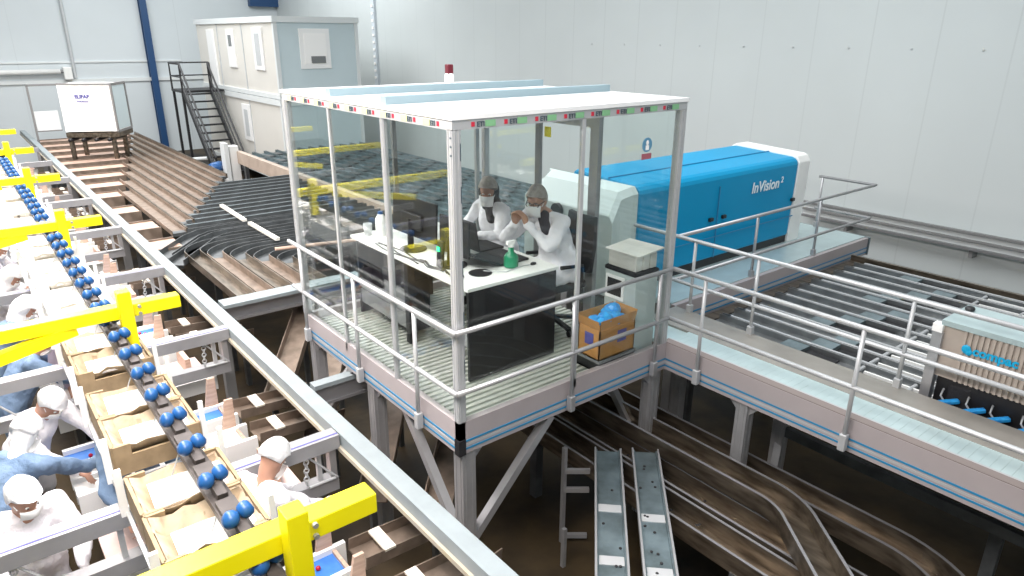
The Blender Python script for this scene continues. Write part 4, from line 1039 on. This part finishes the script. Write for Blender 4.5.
def tray(label, y, blue, k):
    global cherry_me
    z = -.95; x0, x1 = -2.45, -.95
    t = thing('packing_tray', label, 'packing tray', (-2, y, z), 'packing trays of the line')
    MB().bx(x0, x1, y - .14, y + .14, z - .03, z).build('tray_bed', 'blue_liner' if blue else 'paper_white', t)
    for s in (-1, 1): MB().bx(x0, x1 + .12, y + s * .16 - .022, y + s * .16 + .022, z - .22, z + .05).build('side_rail', 'paper_white' if s < 0 else 'white_paint', t)
    e = MB(); e.bx(x1, x1 + .03, y - .16, y + .16, z - .2, z + .03); e.build('end_stop', 'wood', t)
    e = MB(); e.prism([(x1 - .12, z + .05), (x1 + .02, z + .05), (x1 + .02, z + .38), (x1 - .06, z + .38)], 'y', y + .17, y + .20)
    e.build('ply_panel', 'wood', t)
    for x in (x0 + .4, x1 - .1): MB().bx(x - .04, x + .04, y - .10, y + .10, GZ, z - .03).build('leg', 'steel_dark', t)
    if blue:
        rr = random.Random(k * 11 + 5)
        for q in range(9):
            x = rr.uniform(x0 + .2, x1 - .1); yy = y + rr.uniform(-.10, .10)
            if cherry_me is None:
                o = MB().ell((0, 0, 0), (.021, .021, .020), nu=10, nv=7).build('cherry', 'cherry', smooth=True); cherry_me = o.data
            else:
                o = bpy.data.objects.new('cherry', cherry_me); COL.objects.link(o)
            o.location = (x, yy, z + .02); tag(o, 'loose red cherry on the blue liner of the ' + ORD[k] + ' blue tray from the front', 'cherry', 'cherries on the ' + ORD[k] + ' blue tray')
    return t
for j in range(8):
    y = PY[j]
    tray(ORD[j] + ' blue-lined packing tray from the front, with red cherries', y - .76, True, j)
    tray(ORD[j] + ' white packing tray from the front, beside a blue-lined tray', y - 1.36, False, j)
    for k, (dy, nm) in enumerate(((-.76, 'blue-lined'), (-1.36, 'white'))):
        t = thing('feed_chute', ORD[j] + ' brown feed chute from the front meeting a ' + nm + ' tray', 'chute', (-.2, y + dy, -1.05), 'brown feed chutes under the long beam')
        trough([(-.80, y + dy, -1.0), (-.3, y + dy + .02, -1.04), (-.05, y + dy + .06, -1.08), (.16, y + dy + .12, -1.12)], .30, .11).build('channel', 'brown_lane', t)
        MB().bx(-.62, -.52, y + dy - .15, y + dy + .15, -.92, -.90).build('bridge_plate', 'liner', t)
        MB().bx(.04, .10, y + dy - .0, y + dy + .1, GZ, -1.10).build('leg', 'steel_dark', t)
    t = thing('sorting_table', ORD[j] + ' pinkish board table from the front between the tray pairs', 'table', (-2, y + .72, -1.0), 'pinkish board tables')
    MB().bx(-2.4, -.74, y + .22, y + 1.08, -1.06, -1.0).build('table_top', 'pink_board', t)
    MB().bx(-2.4, -.72, y + .18, y + .218, -1.10, -.92).build('edge_strip', 'white_paint', t)
    MB().bx(-.96, -.90, y + .60, y + 1.04, -.998, -.80).build('end_board', 'wood', t)
    for x in (-2.2, -1.1): MB().bx(x - .04, x + .04, y + .5, y + .9, GZ, -1.06).build('leg', 'steel_dark', t)

# yellow overhead frames
for k in range(6):
    y = -.98 + 3.93 * k
    t = thing('yellow_frame', ORD[k] + ' yellow steel cross frame from the front over the packing line', 'frame', (-1.7, y, .6), 'yellow overhead frames')
    MB().bx(-5.2, -1.26, y - .07, y + .07, .54, .66).build('cross_bar', 'yellow', t, bevel=.006)
    MB().bx(-1.80, -1.69, y - .20, y - .075, .24, .83).build('post', 'yellow', t, bevel=.006)
    MB().bar((-2.15, y - .0, .52), (-3.6, y - .25, .30), .10, .10).build('brace', 'yellow', t)
    for z in (.565, .635): MB().cyl((-1.62, y - .09, z), (-1.62, y - .065, z), .016, 8).build('bolt', 'alu', t)
# overhead chain
t = thing('overhead_chain', 'overhead conveyor chain with pairs of blue wheels above the packing line', 'conveyor chain', (-1.86, 8, .45))
MB().bx(-1.925, -1.795, -2.2, 24, .37, .42).build('track', 'chain_dark', t)
b = MB()
for i in range(104):
    y = -1.95 + i * .225; b.bx(-1.915, -1.805, y - .09, y + .09, .42, .46) if i % 2 else b.bx(-1.89, -1.83, y - .11, y + .11, .43, .475)
b.build('link_chain', 'chain_dark', t)
wm = None
for i in range(49):
    y = -1.44 + .45 * i
    for s in (-1, 1):
        if wm is None:
            o = MB().lathe((0, 0, 0), [(.0, -.042), (.028, -.040), (.046, -.026), (.053, 0), (.046, .026), (.028, .040), (.0, .042)], 16).build('wheel', 'wheel_blue', None, smooth=True); wm = o.data
        else:
            o = bpy.data.objects.new('wheel', wm); COL.objects.link(o)
        o.parent = t; o.location = V((-1.86 + s * .047, y + s * .02, .50)) - t.location; o.rotation_euler = (0, PI / 2 - .5 * s, 0)
# carton carriers
def carton(c, rnd, label, group, k, white=False):  # white: overexposure of the far cartons put into their colour
    x, y, z = c; w, d, h = .60, .50, .24
    t = thing('carton', label, 'carton', c, group)
    b = MB().bx(x - w / 2, x + w / 2, y - d / 2, y + d / 2, z, z + .02)
    for s in (-1, 1):
        b.bx(x + s * w / 2 - .012, x + s * w / 2 + .012, y - d / 2, y + d / 2, z, z + h)
        yy = y + s * d / 2
        b.prism([(x - w / 2, z), (x + w / 2, z), (x + w / 2, z + h), (x + w / 2 - .12, z + h), (x + w / 2 - .12, z + h * .62), (x - w / 2 + .12, z + h * .62), (x - w / 2 + .12, z + h), (x - w / 2, z + h)], 'y', yy - .012, yy + .012)
    b.build('body', 'paper_white' if white else 'card_light', t)
    b = MB()
    rows = []
    for i in range(9):
        f = i / 8; row = []
        for q in range(9):
            g = q / 8; edge = min(f, 1 - f, g, 1 - g)
            zz = z + (h * .93 if edge < .05 else .10 + .03 * math.sin(9 * f + k)) + rnd.uniform(-.02, .02)
            row.append((x - w * .47 + w * .94 * f, y - d * .46 + d * .92 * g, zz))
        rows.append(row)
    low = [[(p[0], p[1], p[2] - .01) for p in r] for r in rows]
    b.loft([r + list(reversed(l)) for r, l in zip(rows, low)])
    b.build('liner', 'liner' if white else 'kraft', t, smooth=True)
    MB().obox((x + .02, y - (.06 if k % 2 else .12), z + .215), (w - .14, d * .40, .02), Matrix.Rotation(.45 if k % 2 else .25, 3, 'X')).build('inner_flap', 'paper_white', t)
    return t
rnd = random.Random(5)
kk = 0
for k in range(12):
    y = .22 + 1.475 * k; x = -1.93; z = -.02
    t = thing('carton_carrier', ORD[k] + ' wire-hung carrier from the front under the blue-wheeled chain', 'carrier', (x, y, z), 'hanging carton carriers')
    b = MB()
    for s in (-1, 1): b.bx(x - .33, x + .33, y + s * .56 - .012, y + s * .56 + .012, z - .06, z - .03); b.bx(x + s * .33 - .012, x + s * .33 + .012, y - .56, y + .56, z - .06, z - .03)
    for s in (-.2, .2): b.bx(x + s - .012, x + s + .012, y - .56, y + .56, z - .045, z - .02)
    b.build('frame', 'alu_pale', t)
    for s in (-1, 1):
        for yy in (-.42, .42): MB().tube([(x + .12 * s, y + yy, z - .03), (x + .075 + .01 * s, y + yy, .38)], .005, 5).build('wire', 'grey_paint', t)
        MB().bar((x + .335, y + s * .5, z - .05), (x + .335, y + s * .5, .36), .035, .025).build('hanger_bar', 'white_paint', t)
        MB().bar((x - .345, y + s * .5, z - .06), (x - .345, y + s * .5, z + .30), .05, .03).build('side_post', 'paper_white', t)
    for s in (-1, 1):
        carton((x, y + s * .265, z - .019), rnd, ('nearer' if s < 0 else 'farther') + (' open carton with glare painted white on the ' if k > 2 else ' open brown carton on the ') + ORD[k] + ' hanging carrier from the front', 'cartons on the hanging carriers', kk, k > 2); kk += 1

# second row of trays' paper stacks / white crates on the tables at far left
for k, (x, y, h) in enumerate(((-2.05, 4.8, .18), (-2.08, 7.75, .18), (-2.05, 10.7, .2), (-2.05, 13.65, .2))):
    t = thing('white_crate', ORD[k] + ' white picking crate from the front on the pinkish tables', 'crate', (x, y, -1.0), 'white picking crates')
    b = MB().bx(x - .3, x + .3, y - .2, y + .2, -.998, -.97)
    for a in ((x - .3, x + .3, y - .2, y - .18), (x - .3, x + .3, y + .18, y + .2), (x - .3, x - .28, y - .2, y + .2), (x + .28, x + .3, y - .2, y + .2)): b.bx(*a, -.97, -.97 + h)
    b.build('shell', 'paper_white', t); MB().bx(x - .31, x + .31, y - .21, y + .21, -.97 + h, -.95 + h).build('rim', 'white_paint', t)

# ================================================================== PACKERS
worker('packer in white coat and white cap facing the camera under the nearest cross beam', -2.86, 1.70, -1.35, .25, 'coat_white', reach=(.1, .1), look=(.35, -.75, -.5))
worker('packer in blue overall reaching a gloved hand over the white tray, near left edge', -3.0, 2.3, .75, .45, 'coat_blue', reach=(.7, .9), opts=dict(skin='mask_white'))
worker('packer in white coat bending away over the second blue-lined tray', -2.75, 3.55, -.9, .55, 'coat_white', reach=(.5, .5))
worker('packer in blue overall with white hood beyond the second cross beam pair', -2.78, 4.75, .1, .5, 'coat_blue', reach=(.6, .6), opts=dict(skirt=.6))
worker('packer with white hood and blue overall in front of the third cross beams', -2.78, 6.1, -.2, .45, 'coat_blue', reach=(.5, .6), opts=dict(hood='hairnet'))
worker('packer in white coat behind the third pair of cross beams', -2.75, 7.62, -.4, .4, 'coat_white', opts=dict(hood='hairnet'))
worker('packer in white coat and hood by the fourth white tray', -2.75, 9.4, -.5, .4, 'coat_white')
worker('packer in blue overall standing under the second hanging carrier', -1.98, 2.36, -PI / 2, .3, 'coat_blue', reach=(.5, .5), opts=dict(skirt=.5))
worker('packer in white hood stooping right of the nearest hanging carton', -1.52, .72, .4, .35, 'coat_white', reach=(.5, .5))
worker('packer in mauve coat seen low behind the fourth hanging carrier', -2.0, 5.29, -PI / 2, .35, 'coat_mauve')

# ================================================================== LIGHT + CAMERA
w = bpy.data.worlds.new('hall_light'); S.world = w; w.use_nodes = True
bg = w.node_tree.nodes['Background']; bg.inputs[0].default_value = (.90, .97, 1.0, 1); bg.inputs[1].default_value = .42
def area(name, loc, sx, sy, power, col=(1, 1, 1), rot=(0, 0, 0)):
    l = bpy.data.lights.new(name, 'AREA'); l.shape = 'RECTANGLE'; l.size = sx; l.size_y = sy; l.energy = power; l.color = col
    o = bpy.data.objects.new(name, l); COL.objects.link(o); o.location = loc; o.rotation_euler = rot; return o
area('packing_line_lamp', (-2.6, 8, 4.6), 1.6, 24, 3000, (1, .93, .90))
area('hall_fill', (3.5, 3, 8), 6, 14, 1150, (.97, .99, 1))  # broad overhead area added for soft top shading
area('hall_fill', (3, 21, 8), 10, 8, 1700, (.97, .99, 1))  # unseen light added to brighten the back wall
cam = bpy.data.cameras.new('camera'); co = bpy.data.objects.new('camera', cam); COL.objects.link(co)
cx, cy, cz, rx, rz, rr_, f = -2.6811, -3.9911, 3.016, 1.2227, -.6775, .0052, 693.06
co.matrix_world = Matrix.Translation((cx, cy, cz)) @ Matrix.Rotation(rz, 4, 'Z') @ Matrix.Rotation(rx, 4, 'X') @ Matrix.Rotation(rr_, 4, 'Z')
cam.sensor_width = 36; cam.sensor_fit = 'HORIZONTAL'; cam.lens = f / 1024 * 36; cam.clip_end = 200
S.camera = co
S.view_settings.view_transform = 'Standard'; S.view_settings.look = 'None'; S.view_settings.gamma = 1; S.view_settings.exposure = 0.0
S.view_settings.use_curve_mapping = False
S.cycles.max_bounces = 8; S.cycles.transparent_max_bounces = 16; S.cycles.use_denoising = True
